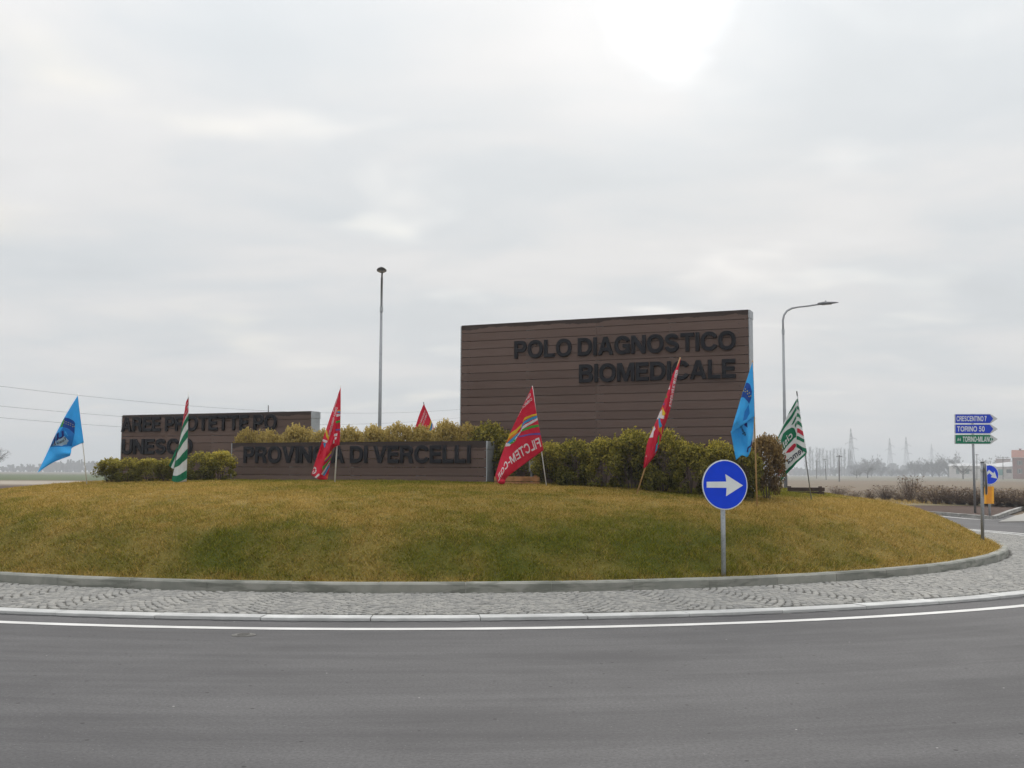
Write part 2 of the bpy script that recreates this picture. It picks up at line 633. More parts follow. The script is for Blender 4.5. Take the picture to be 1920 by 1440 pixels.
MAT["paleroof"] = mat_simple("pale_sheet_roof", (0.46, 0.46, 0.46), 0.6, var=0.1, vscale=0.5)
MAT["glass"] = mat_simple("far_window", (0.03, 0.04, 0.045), 0.2)
MAT["teal"] = mat_simple("teal_paint", (0.06, 0.24, 0.22), 0.5)
MAT["shutter"] = mat_simple("shutter_green", (0.055, 0.09, 0.075), 0.6)
MAT["paper"] = mat_simple("paper", (0.7, 0.7, 0.7), 0.8, var=0.05)
MAT["iron"] = mat_simple("cast_iron", (0.12, 0.115, 0.105), 0.75, var=0.3, vscale=30)
MAT["mulch"] = mat_soil("mulch_soil", (0.050, 0.031, 0.025), (0.098, 0.064, 0.050), 14)
MAT["ground"] = mat_soil("field_soil", (0.128, 0.096, 0.064), (0.185, 0.142, 0.098), 1.5, (0.05, 0.6, 1))
MAT["stubble"] = mat_soil("stubble_soil", (0.125, 0.112, 0.080), (0.18, 0.16, 0.115), 0.8, (0.02, 0.3, 1))
MAT["green"] = mat_soil("green_crop", (0.062, 0.085, 0.030), (0.098, 0.118, 0.048), 0.8, (0.02, 0.5, 1))
MAT["track"] = mat_soil("pale_track", (0.26, 0.225, 0.18), (0.36, 0.31, 0.25), 0.9)
MAT["straw"] = mat_soil("dry_verge", (0.145, 0.115, 0.062), (0.24, 0.195, 0.11), 9)
MAT["ditch"] = mat_soil("ditch_soil", (0.05, 0.043, 0.034), (0.085, 0.07, 0.05), 2)
CL = {
    "red": mat_cloth("red_cloth", (0.66, 0.014, 0.052)),
    "blue": mat_cloth("sky_blue_cloth", (0.06, 0.50, 0.94)),
    "white": mat_cloth("white_cloth", (0.72, 0.74, 0.74)),
    "green": mat_cloth("green_cloth", (0.004, 0.20, 0.095)),
    "crimson": mat_cloth("crimson_print", (0.62, 0.025, 0.06)),
    "pwhite": mat_cloth("white_print", (0.80, 0.78, 0.80)),
    "pyellow": mat_cloth("yellow_print", (0.78, 0.56, 0.03)),
    "porange": mat_cloth("orange_print", (0.80, 0.22, 0.02)),
    "pcyan": mat_cloth("cyan_print", (0.04, 0.34, 0.66)),
    "pgreen": mat_cloth("leaf_green_print", (0.06, 0.42, 0.05)),
    "pviolet": mat_cloth("violet_print", (0.16, 0.11, 0.45)),
    "pnavy": mat_cloth("navy_print", (0.012, 0.03, 0.22)),
    "pmid": mat_cloth("mid_blue_print", (0.010, 0.085, 0.42)),
    "pblack": mat_cloth("dark_print", (0.02, 0.03, 0.07)),
    "pstar": mat_cloth("star_print", (0.62, 0.60, 0.08)),
}

# ------------------------------------------------------------------ lettering
def arc(cx, cy, rx, ry, a0, a1, n=14, e=1.0):
    out = []
    for i in range(n + 1):
        a = R(a0 + (a1 - a0) * i / n)
        c, s_ = math.cos(a), math.sin(a)
        out.append((cx + rx * math.copysign(abs(c) ** e, c), cy + ry * math.copysign(abs(s_) ** e, s_)))
    return out


def stroke(path, wd):
    L, Rr = [], []
    for i, p in enumerate(path):
        a = path[max(i - 1, 0)]
        b = path[min(i + 1, len(path) - 1)]
        dx, dy = b[0] - a[0], b[1] - a[1]
        l = math.hypot(dx, dy) or 1
        nx, ny = -dy / l * wd / 2, dx / l * wd / 2
        L.append((p[0] + nx, p[1] + ny))
        Rr.append((p[0] - nx, p[1] - ny))
    return L + Rr[::-1]


def glyphs(sw=0.205):
    t = sw * 0.9
    g = {}
    ring = lambda cx, rx: [arc(cx, .5, rx, .515, 0, 352, 40, .88), arc(cx, .5, rx - sw, .515 - t, 0, 352, 40, .88)]
    g["O"] = (1.06, ring(.53, .53))
    g["0"] = (.78, ring(.39, .39))
    g["I"] = (sw, [[(0, 0), (sw, 0), (sw, 1), (0, 1)]])
    g["L"] = (.74, [[(0, 0), (.74, 0), (.74, t), (sw, t), (sw, 1), (0, 1)]])
    g["E"] = (.80, [[(0, 0), (.80, 0), (.80, t), (sw, t), (sw, .5 - t * .42), (.73, .5 - t * .42), (.73, .5 + t * .55), (sw, .5 + t * .55), (sw, 1 - t), (.78, 1 - t), (.78, 1), (0, 1)]])
    g["F"] = (.75, [[(0, 0), (sw, 0), (sw, .5 - t * .5), (.68, .5 - t * .5), (.68, .5 + t * .48), (sw, .5 + t * .48), (sw, 1 - t), (.75, 1 - t), (.75, 1), (0, 1)]])
    g["T"] = (.84, [[(.42 - sw / 2, 0), (.42 + sw / 2, 0), (.42 + sw / 2, 1 - t), (.84, 1 - t), (.84, 1), (0, 1), (0, 1 - t), (.42 - sw / 2, 1 - t)]])
    g["H"] = (.9, [[(0, 0), (sw, 0), (sw, .42), (.9 - sw, .42), (.9 - sw, 0), (.9, 0), (.9, 1), (.9 - sw, 1), (.9 - sw, .6), (sw, .6), (sw, 1), (0, 1)]])
    g["A"] = (1.0, [[(0, 0), (.22, 0), (.295, .21), (.705, .21), (.78, 0), (1, 0), (.62, 1), (.38, 1)], [(.355, .38), (.645, .38), (.5, .79)]])
    g["V"] = (.96, [[(.37, 0), (.59, 0), (.96, 1), (.74, 1), (.48, .24), (.22, 1), (0, 1)]])
    g["N"] = (.93, [[(0, 0), (sw * .97, 0), (sw * .97, .66), (.71, 0), (.93, 0), (.93, 1), (.93 - sw * .97, 1), (.93 - sw * .97, .34), (.22, 1), (0, 1)]])
    g["M"] = (1.12, [[(0, 0), (sw * .95, 0), (sw * .95, .74), (.46, 0), (.66, 0), (1.12 - sw * .95, .74), (1.12 - sw * .95, 0), (1.12, 0), (1.12, 1), (.84, 1), (.56, .30), (.28, 1), (0, 1)]])
    g["U"] = (.92, [[(0, 1), (0, .36)] + arc(.46, .37, .46, .385, 180, 360, 18, .9) + [(.92, 1), (.92 - sw, 1), (.92 - sw, .40)] + arc(.46, .39, .46 - sw, .385 - t * .95, 360, 180, 18, .9) + [(sw, 1)]])
    g["D"] = (.96, [[(0, 0), (.44, 0)] + arc(.44, .5, .52, .5, -90, 90, 22, .9) + [(0, 1)], [(sw, t), (sw, 1 - t), (.42, 1 - t)] + arc(.42, .5, .54 - sw, .5 - t, 90, -90, 22, .9) + [(.42, t)]])
    pbowl = arc(.52, .68, .34, .32, -90, 90, 16, .9)
    phole = [(sw, .36 + t), (sw, 1 - t), (.50, 1 - t)] + arc(.50, .68, .34 - sw * .95, .32 - t, 90, -90, 14, .9)[1:]
    g["P"] = (.86, [[(0, 0), (sw, 0), (sw, .36), (.52, .36)] + pbowl[1:] + [(0, 1)], phole])
    g["R"] = (.93, [[(0, 0), (sw, 0), (sw, .40), (.45, .40), (.56, .38), (.62, .30), (.66, .06), (.69, 0), (.93, 0), (.88, .05), (.84, .33), (.72, .46)] + arc(.56, .71, .33, .29, -52, 90, 14, .9) + [(0, 1)],
                  [(sw, .57), (sw, 1 - t), (.52, 1 - t)] + arc(.52, .70, .34 - sw * .92, .30 - t, 90, -70, 12, .9)[1:] + [(.5, .57)]])
    g["B"] = (.92, [[(0, 0), (.54, 0)] + arc(.58, .285, .34, .285, -90, 52, 14, .9) + [(.72, .53)] + arc(.55, .745, .33, .255, -38, 90, 12, .9) + [(0, 1)],
                  [(sw, t), (sw, .44), (.52, .44)] + arc(.54, .30, .36 - sw, .305 - t, 62, -90, 10, .9),
                  [(sw, .60), (sw, 1 - t), (.50, 1 - t)] + arc(.50, .73, .34 - sw, .27 - t, 80, -70, 10, .9)])
    g["C"] = (.99, [arc(.53, .5, .53, .515, 26, 334, 36, .9) + arc(.53, .5, .53 - sw, .515 - t, 330, 30, 30, .9)])
    g["G"] = (1.02, [arc(.53, .5, .53, .515, 27, 300, 34, .9) + [(.90, .02), (1.02, .02), (1.02, .54), (.56, .54), (.56, .375), (.83, .375), (.80, .25)] + arc(.53, .5, .53 - sw, .515 - t, 318, 30, 30, .9)])
    s_path = arc(.44, .725, .315, .185, 8, 90, 8) + arc(.44, .725, .325, .185, 100, 195, 8) + [(.185, .60), (.29, .53), (.46, .495), (.63, .455)] + arc(.455, .285, .325, .195, 30, -90, 12) + arc(.455, .285, .35, .195, -100, -178, 8)
    g["S"] = (.90, [stroke(s_path, sw * .96)])
    g["7"] = (.74, [[(.14, 0), (.36, 0), (.44, .33), (.56, .6), (.74, .84), (.74, 1), (0, 1), (0, 1 - t), (.5, 1 - t), (.34, .74), (.2, .38)]])
    g["4"] = (.80, [[(.44, 0), (.64, 0), (.64, .22), (.8, .22), (.8, .39), (.64, .39), (.64, 1), (.46, 1), (0, .40), (0, .22), (.44, .22)], [(.17, .39), (.44, .39), (.44, .76)]])
    five = [(.70, .91), (.22, .91), (.17, .52), (.27, .59), (.42, .615)] + arc(.42, .345, .27, .27, 78, -90, 14) + arc(.42, .345, .30, .27, -100, -160, 6)
    g["5"] = (.78, [stroke(five, sw * .9)])
    g["Z"] = (.82, [[(0, 0), (.82, 0), (.82, t), (.28, t), (.82, 1 - t), (.82, 1), (.03, 1), (.03, 1 - t), (.54, 1 - t), (0, t)]])
    g["-"] = (.42, [[(.02, .36), (.40, .36), (.40, .53), (.02, .53)]])
    return g


GL = glyphs()
GLT = glyphs(0.16)
_glcache = {}


def glyph_mesh(contours, extrude=0.0, bevel=0.0, sx=1.0, sy=1.0):
    """2-D outlines -> mesh verts / faces through a filled curve"""
    c = bpy.data.curves.new("outline", "CURVE")
    c.dimensions = "2D"
    c.fill_mode = "BOTH" if extrude > 0 else "FRONT"
    c.extrude = extrude
    c.bevel_depth = bevel
    c.bevel_resolution = 1
    for ct in contours:
        s_ = c.splines.new("POLY")
        s_.points.add(len(ct) - 1)
        for p_, q in zip(s_.points, ct):
            p_.co = (q[0] * sx, q[1] * sy, 0, 1)
        s_.use_cyclic_u = True
    o = bpy.data.objects.new("outline", c)
    me = bpy.data.meshes.new_from_object(o)
    bpy.data.objects.remove(o)
    bpy.data.curves.remove(c)
    return me


def text_layout(text, gl, gap=0.13, space=0.36):
    x, out = 0.0, []
    for ch in text:
        if ch == " ":
            x += space
            continue
        out.append((ch, x, gl[ch][0]))
        x += gl[ch][0] + gap
    return out, x - gap


def flat_text(text, gl=None):
    """flat triangulated text: verts (x, y) with cap height 1, faces; x starts at 0"""
    key = (text, id(gl))
    if key in _glcache:
        return _glcache[key]
    vs_, fs_ = [], []
    if gl is None:
        c = bpy.data.curves.new("t", "FONT")
        c.body = text
        c.offset = 0.012
        o = bpy.data.objects.new("t", c)
        me = bpy.data.meshes.new_from_object(o)
        bpy.data.objects.remove(o)
        vs_ = [(v.co.x / 0.69, v.co.y / 0.69) for v in me.vertices]
        fs_ = [tuple(p.vertices) for p in me.polygons]
        bpy.data.meshes.remove(me)
    else:
        lay, _ = text_layout(text, gl)
        for ch, x, wd in lay:
            me = glyph_mesh(gl[ch][1])
            b = len(vs_)
            vs_ += [(v.co.x + x, v.co.y) for v in me.vertices]
            fs_ += [tuple(b + i for i in p.vertices) for p in me.polygons]
            bpy.data.meshes.remove(me)
    mx = max(v[0] for v in vs_)
    mn = min(v[0] for v in vs_)
    vs_ = [(v[0] - mn, v[1]) for v in vs_]
    _glcache[key] = (vs_, fs_, mx - mn)
    return _glcache[key]


# ------------------------------------------------------------------ ground, fields, road
CX, CY = -1.75, 25.42
C0 = Vector((CX, CY, 0))
R_KERB, R_APRON, R_LINE = 12.25, 14.50, 15.06


def sheet(name, poly, z, mat, kind="structure", label=None):
    mb = MB()
    mb.add([(p[0], p[1], z) for p in poly], [tuple(range(len(poly)))])
    o = mb.build(name, mat)
    return tag(o, label, kind=kind)


def ring_sheet(name, r0, r1, z, mat, n=256, jit=0.0, a0=0, a1=360, parent=None):
    mb = MB()
    vs_, fs_ = [], []
    for i in range(n + 1):
        a = R(a0 + (a1 - a0) * i / n)
        j = random.uniform(-jit, jit)
        for r in (r0 + random.uniform(-jit, jit) * .3, r1 + j):
            vs_.append((CX + r * math.cos(a), CY + r * math.sin(a), z))
    for i in range(n):
        fs_.append((2 * i, 2 * i + 1, 2 * i + 3, 2 * i + 2))
    mb.add(vs_, fs_)
    return mb.build(name, mat, parent)


GX = 2200
sheet("ground", [(-GX, -400), (GX, -400), (GX, GX), (-GX, GX)], -0.06, MAT["ground"])
# fields beyond the roundabout
sheet("stubble_field", [(20, 262), (900, 250), (1400, 1500), (100, 1400)], -0.03, MAT["stubble"])
sheet("ditch", [(10, 250), (600, 238), (600, 247), (10, 259)], -0.02, MAT["ditch"])
sheet("green_field", [(-700, 165), (-22, 172), (6, 420), (-900, 430)], -0.03, MAT["green"])
sheet("stubble_field", [(-1200, 440), (6, 430), (40, 1300), (-1500, 1300)], -0.03, MAT["stubble"])
sheet("farm_track", [(-500, 112), (-15, 116), (-15, 158), (-500, 154)], -0.025, MAT["track"])
sheet("soil_bank", [(-300, 84), (-32, 90), (-30, 106), (-300, 104)], -0.02, MAT["mulch"])

# carriageway ring + arms (one sheet, its origin at the roundabout's centre)
mbr = MB()
vs_, fs_ = [], []
N = 160
for i in range(N):
    a = 2 * math.pi * i / N
    for r in (11.0, 25.5):
        vs_.append((CX + r * math.cos(a), CY + r * math.sin(a), 0.0))
for i in range(N):
    j = (i + 1) % N
    fs_.append((2 * i, 2 * i + 1, 2 * j + 1, 2 * j))
mbr.add(vs_, fs_)
me = bpy.data.meshes.new("road")
me.from_pydata([(p[0] - CX, p[1] - CY, 0.0) for p in mbr.v], [], mbr.f)
me.materials.append(MAT["asphalt"])
road = link_obj("road", me, None, (CX, CY, 0))
tag(road, kind="structure")
for k, pts in enumerate([
        [(-9, 8), (9, 8), (12, -60), (-12, -60)],                               # the arm the camera stands in
        [(14, 20), (13, 33), (120, 62), (120, 48)],                             # arm leaving to the right
        [(-16, 20), (-15, 33), (-120, 48), (-120, 34)]]):
    me = bpy.data.meshes.new("approach_road")
    me.from_pydata([(p[0] - CX, p[1] - CY, -0.004 - 0.002 * k) for p in pts], [], [(0, 1, 2, 3)])
    me.materials.append(MAT["asphalt"])
    tag(link_obj("approach_road", me, None, (CX, CY, 0)), kind="structure")

line = ring_sheet("lane_line", R_LINE - 0.07, R_LINE + 0.07, 0.004, MAT["paint"], 512, 0.003)
tag(line, kind="structure")
seam = ring_sheet("tar_seam", R_APRON - 0.02, R_APRON + 0.055, 0.003, MAT["tar"], 1400, 0.045)
tag(seam, kind="structure")

# pale flush edge stones
apron_edge = ring_sheet("flush_edge", R_APRON - 0.235, R_APRON - 0.004, 0.006, MAT["mortar"], 256)
tag(apron_edge, kind="structure")


def wedge_mesh(name, r0, r1, half, z0, z1, mat, n=4, chamf=0.012):
    """stone bent along the ring, local frame: x radial, y tangential, origin on the ring axis"""
    prof = [(r0, z0), (r1, z0), (r1, z1 - chamf), (r1 - chamf, z1), (r0 + chamf * .4, z1), (r0, z1 - chamf * .4)]
    vs_, fs_ = [], []
    for i in range(n + 1):
        a = -half + 2 * half * i / n
        for r, z in prof:
            vs_.append((r * math.cos(a), r * math.sin(a), z))
    k = len(prof)
    for i in range(n):
        for j in range(k):
            j2 = (j + 1) % k
            fs_.append((i * k + j, i * k + j2, (i + 1) * k + j2, (i + 1) * k + j))
    fs_.append(tuple(reversed(range(k))))
    fs_.append(tuple(range(n * k, n * k + k)))
    me = bpy.data.meshes.new(name)
    me.from_pydata(vs_, [], fs_)
    me.materials.append(mat)
    return me


NE = 82
em = wedge_mesh("edge_stone", R_APRON - 0.225, R_APRON, math.pi / NE - 0.0003, 0.0, 0.034, MAT["edge"], 4, 0.005)
for i in range(NE):
    o = link_obj("edge_stone", em, apron_edge, (CX, CY, random.uniform(-.003, .003)), 2 * math.pi * (i + .3) / NE + random.uniform(-.0002, .0002))

# raised kerb of long concrete stones
MAT["pointing"] = mat_soil("pale_pointing", (0.24, 0.235, 0.21), (0.36, 0.35, 0.32), 20)
kerb = link_obj("kerb", wedge_mesh("kerb", R_KERB - 0.14, R_KERB - 0.005, math.pi, -0.02, 0.147, MAT["pointing"], 288, 0.016), None, (CX, CY, 0))
tag(kerb, kind="structure")
NK = 72
km = wedge_mesh("kerb_stone", R_KERB - 0.155, R_KERB, math.pi / NK - 0.0004, -0.02, 0.152, MAT["kerb"], 4, 0.022)
for i in range(NK):
    link_obj("kerb_stone", km, kerb, (0, 0, random.uniform(-.002, .003)), 2 * math.pi * (i + .62) / NK + random.uniform(-.0003, .0003))

# cobbled apron: mortar bed, cobbles laid in segmental arcs
bed = ring_sheet("cobble_apron", R_KERB + 0.001, R_APRON - 0.228, 0.022, MAT["mortar"], 256)
tag(bed, kind="structure")
stones = []
width = (R_APRON - 0.235) - (R_KERB + 0.005)
SEG = 1.06
rm = (R_APRON + R_KERB) / 2
nseg = int(2 * math.pi * rm / SEG)
ST = 0.074
for s_i in range(nseg):
    ac = 2 * math.pi * s_i / nseg
    aw = (ac + math.pi / 2 + math.pi) % (2 * math.pi) - math.pi      # angle from the direction to the camera
    if abs(aw) > R(118):
        continue
    half = math.pi * rm / nseg
    rows = int((width + 0.4) / ST) + 2
    for k in range(-4, rows):
        nst = 14
        for q in range(nst):
            xl = -half + ((q + .5 * (k % 2) + .25) % nst + random.uniform(-.1, .1)) * 2 * half / nst
            yy = k * ST + 0.30 * (1 - (xl / half) ** 2) - 0.05 + random.uniform(-.006, .006)
            if yy < 0.045 or yy > width - 0.045:
                continue
            slope = -0.30 * 2 * xl / half ** 2
            rr = R_KERB + 0.005 + yy
            a = ac + xl / rm
            stones.append((rr, a, math.atan(slope) * 0.8 + random.uniform(-.13, .13), random.uniform(.82, .99), random.uniform(.82, .99), random.uniform(-.004, .004)))


def cobble_geo(seed):
    rr = random.Random(seed)
    s2 = ST / 2 * 0.97
    t2 = s2 * 0.74
    j = lambda: rr.uniform(-.007, .007)
    b = [(-s2 + j(), -s2 + j(), 0.0), (s2 + j(), -s2 + j(), 0.0), (s2 + j(), s2 + j(), 0.0), (-s2 + j(), s2 + j(), 0.0)]
    m_ = [(p[0], p[1], 0.021) for p in b]
    t_ = [(p[0] * .76, p[1] * .76, 0.028 + rr.uniform(-.002, .002)) for p in b]
    return b + m_ + t_


CF = [(0, 1, 5, 4), (1, 2, 6, 5), (2, 3, 7, 6), (3, 0, 4, 7), (4, 5, 9, 8), (5, 6, 10, 9), (6, 7, 11, 10), (7, 4, 8, 11), (8, 9, 10, 11)]
geos = [cobble_geo(i) for i in range(8)]
cmesh = []
for gi in geos:
    me = bpy.data.meshes.new("cobblestone")
    me.from_pydata(gi, [], CF)
    me.materials.append(MAT["cobble"])
    a = me.attributes.new("tint", "FLOAT", "POINT")
    a.data.foreach_set("value", [0.0] * 12)
    cmesh.append(me)
stones.sort(key=lambda s_: (CX + s_[0] * math.cos(s_[1])) ** 2 + (CY + s_[0] * math.sin(s_[1])) ** 2)
for i, (rr, a, rot, sx, sy, dz_) in enumerate(stones[:300]):
    link_obj("cobblestone", cmesh[i % 8], bed, (CX + rr * math.cos(a), CY + rr * math.sin(a), 0.010 + dz_), a + math.pi / 2 - rot, (sx, sy, 1))
rest = stones[300:]
gv = np.array(geos)
V = np.zeros((len(rest), 12, 3))
for i, (rr, a, rot, sx, sy, dz_) in enumerate(rest):
    g_ = gv[i % 8] * np.array([sx, sy, 1.0])
    t_ = a + math.pi / 2 - rot
    c_, s_ = math.cos(t_), math.sin(t_)
    V[i, :, 0] = g_[:, 0] * c_ - g_[:, 1] * s_ + CX + rr * math.cos(a)
    V[i, :, 1] = g_[:, 0] * s_ + g_[:, 1] * c_ + CY + rr * math.sin(a)
    V[i, :, 2] = g_[:, 2] + 0.010 + dz_
Fq = np.array(CF)[None] + (np.arange(len(rest)) * 12)[:, None, None]
me = np_mesh("cobblestones", V.reshape(-1, 3), Fq.reshape(-1, 4), MAT["cobble"], {"tint": np.repeat(rng.random(len(rest)), 12)})
o = link_obj("cobblestones", me, bed)
tag(o, kind="stuff")

# ------------------------------------------------------------------ the grass mound
PR = np.array([0, 4, 6, 7.4, 8.7, 9.8, 10.5, 10.95, 11.4, 11.85, 12.08, 12.6])
PZ = np.array([1.335, 1.325, 1.285, 1.22, 1.11, .945, .82, .70, .485, .235, .125, .10])


def mz(x, y):
    x = np.asarray(x, float)
    y = np.asarray(y, float)
    dx, dy = x - CX, y - CY
    r = np.hypot(dx, dy)
    cosf = dx / np.maximum(r, 1e-6)
    q = np.clip(r / 12.08, 0, 1)
    re = r + 1.0 * (cosf - 1) / 2 * 4 * q * (1 - q)
    s_ = 0
    for o_ in (-.25, -.12, 0, .12, .25):
        s_ = s_ + np.interp(re + o_ * np.clip((12.1 - r) * 1.5, 0, 1), PR, PZ)
    return s_ / 5 + 0.008 * np.sin(x * 1.3 + 1) * np.sin(y * 1.1) * np.clip(12 - r, 0, 1)


def hash2(ix, iy, sd):
    h = np.sin(ix * 127.1 + iy * 311.7 + sd * 74.7) * 43758.5453
    return h - np.floor(h)


def vnoise(x, y, sd):
    ix, iy = np.floor(x), np.floor(y)
    fx, fy = x - ix, y - iy
    fx = fx * fx * (3 - 2 * fx)
    fy = fy * fy * (3 - 2 * fy)
    a = hash2(ix, iy, sd) * (1 - fx) + hash2(ix + 1, iy, sd) * fx
    b = hash2(ix, iy + 1, sd) * (1 - fx) + hash2(ix + 1, iy + 1, sd) * fx
    return a * (1 - fy) + b * fy


def dryness(x, y):
    r = np.hypot(x - CX, y - CY)
    n = 0.34 * vnoise(x * .55, y * .75, 1) + 0.33 * vnoise(x * 1.7, y * 2.1, 2) + 0.33 * vnoise(x * 5, y * 5.5, 3)
    d = (n - 0.5) * 1.45
    d = d + np.interp(r, [0, 5.5, 6.6, 7.2, 9.6, 10.6, 11.2, 11.9, 12.1], [.15, .12, .42, .68, .72, .52, .26, .28, .60])
    ang = np.degrees(np.arctan2(y - CY, x - CX))
    d = d + 0.55 * np.clip((ang + 62) / 30, 0, 1) * np.clip((r - 8.6) / 2.0, 0, 1)     # browner towards the right-hand end
    d = d - 0.75 * np.clip((ang + 66) / 16, 0, 1) * np.clip((9.5 - r) / 0.8, 0, 1)      # greener at the foot of the right bushes
    return np.clip(d, 0, 1)


nr, na = 60, 220
rs = np.concatenate([np.linspace(0.02, 8, 22), np.linspace(8.2, 12.12, nr - 22)])
an = np.linspace(0, 2 * np.pi, na, endpoint=False)
rg, ag = np.meshgrid(rs, an, indexing="ij")
xg, yg = CX + rg * np.cos(ag), CY + rg * np.sin(ag)
zg = mz(xg, yg)
vv = np.stack([xg, yg, zg], -1).reshape(-1, 3)
ii, jj = np.meshgrid(np.arange(nr - 1), np.arange(na), indexing="ij")
j2 = (jj + 1) % na
qs = np.stack([ii * na + jj, (ii + 1) * na + jj, (ii + 1) * na + j2, ii * na + j2], -1).reshape(-1, 4)
me = np_mesh("grass_mound", vv, qs, MAT["turf"], {"dry": dryness(vv[:, 0], vv[:, 1])})
me.polygons.foreach_set("use_smooth", [True] * len(me.polygons))
mound = link_obj("grass_mound", me)
tag(mound, kind="structure")

NB = 560000
cand = rng.random((NB * 6, 2))
r_ = 12.12 * np.sqrt(cand[:, 0])
a_ = 2 * np.pi * cand[:, 1]
x_, y_ = CX + r_ * np.cos(a_), CY + r_ * np.sin(a_)
keep = rng.random(len(x_)) < np.clip(np.where(y_ < 21.5, 1.0, np.where(y_ < 27, .35, .10)) * (14.5 / np.hypot(x_, y_)) ** 1.4, 0, 1)
x_, y_ = x_[keep][:NB], y_[keep][:NB]
n_ = len(x_)
z_ = mz(x_, y_) - 0.006
rr_ = np.hypot(x_ - CX, y_ - CY)
tuft = vnoise(x_ * 7, y_ * 7, 5)
hgt = (0.018 + 0.040 * rng.random(n_) ** 1.3) * (0.5 + 1.0 * tuft) * np.where(rr_ > 11.9, 1.0, np.where(rr_ < 9.8, .66, .85))
wd_ = 0.0045 + 0.0055 * rng.random(n_)
th = rng.random(n_) * 2 * np.pi
ln = rng.random(n_) * 2 * np.pi
la = hgt * (0.3 + rng.random(n_) * 1.3)
# ragged rim over the kerb and scattered taller tufts
rim = (rr_ > 11.86) & (rng.random(n_) < .35)
hgt = np.where(rim, hgt * 1.15 + .008, hgt)
weed = (hash2(np.floor(x_ * 2.2), np.floor(y_ * 2.2), 9) > .90) & (vnoise(x_ * 9, y_ * 9, 11) > .62)
hgt = np.where(weed & ~rim, hgt * 1.35 + .006, hgt)
ln = np.where(rim, np.arctan2(y_ - CY, x_ - CX) + rng.normal(0, .8, n_), ln)
vx = np.zeros((n_, 3, 3))
vx[:, 0] = np.stack([x_ - np.cos(th) * wd_, y_ - np.sin(th) * wd_, z_], -1)
vx[:, 1] = np.stack([x_ + np.cos(th) * wd_, y_ + np.sin(th) * wd_, z_], -1)
vx[:, 2] = np.stack([x_ + np.cos(ln) * la, y_ + np.sin(ln) * la, z_ + hgt], -1)
dr = np.clip(dryness(x_, y_) + (rng.random(n_) - .5) * .75, 0, 1)
me = np_mesh("grass", vx.reshape(-1, 3), np.arange(n_ * 3).reshape(-1, 3), MAT["grass"],
             {"dry": np.repeat(dr, 3), "rnd": np.repeat(rng.random(n_), 3)})
tag(link_obj("grass", me), "short patchy green and straw-coloured grass covering the roundabout mound", "grass", kind="stuff")

# ------------------------------------------------------------------ sign walls
WD = Vector((math.cos(R(-23.5)), math.sin(R(-23.5)), 0))        # along a wall, left to right (right end nearer)
WN = Vector((WD.y, -WD.x, 0))                                   # out of the wall, towards the road
UP = Vector((0, 0, 1))
PITCHB = 0.166


def on_wall(org, x, y):
    """photo pixel -> (s, z) on the front face of a wall through org"""
    d = ray(x, y)
    o_ = Vector((0, 0, CAMH))
    t_ = (org - o_).dot(WN) / d.dot(WN)
    p_ = o_ + d * t_
    return (p_ - org).dot(WD), p_.z


_lm = {}


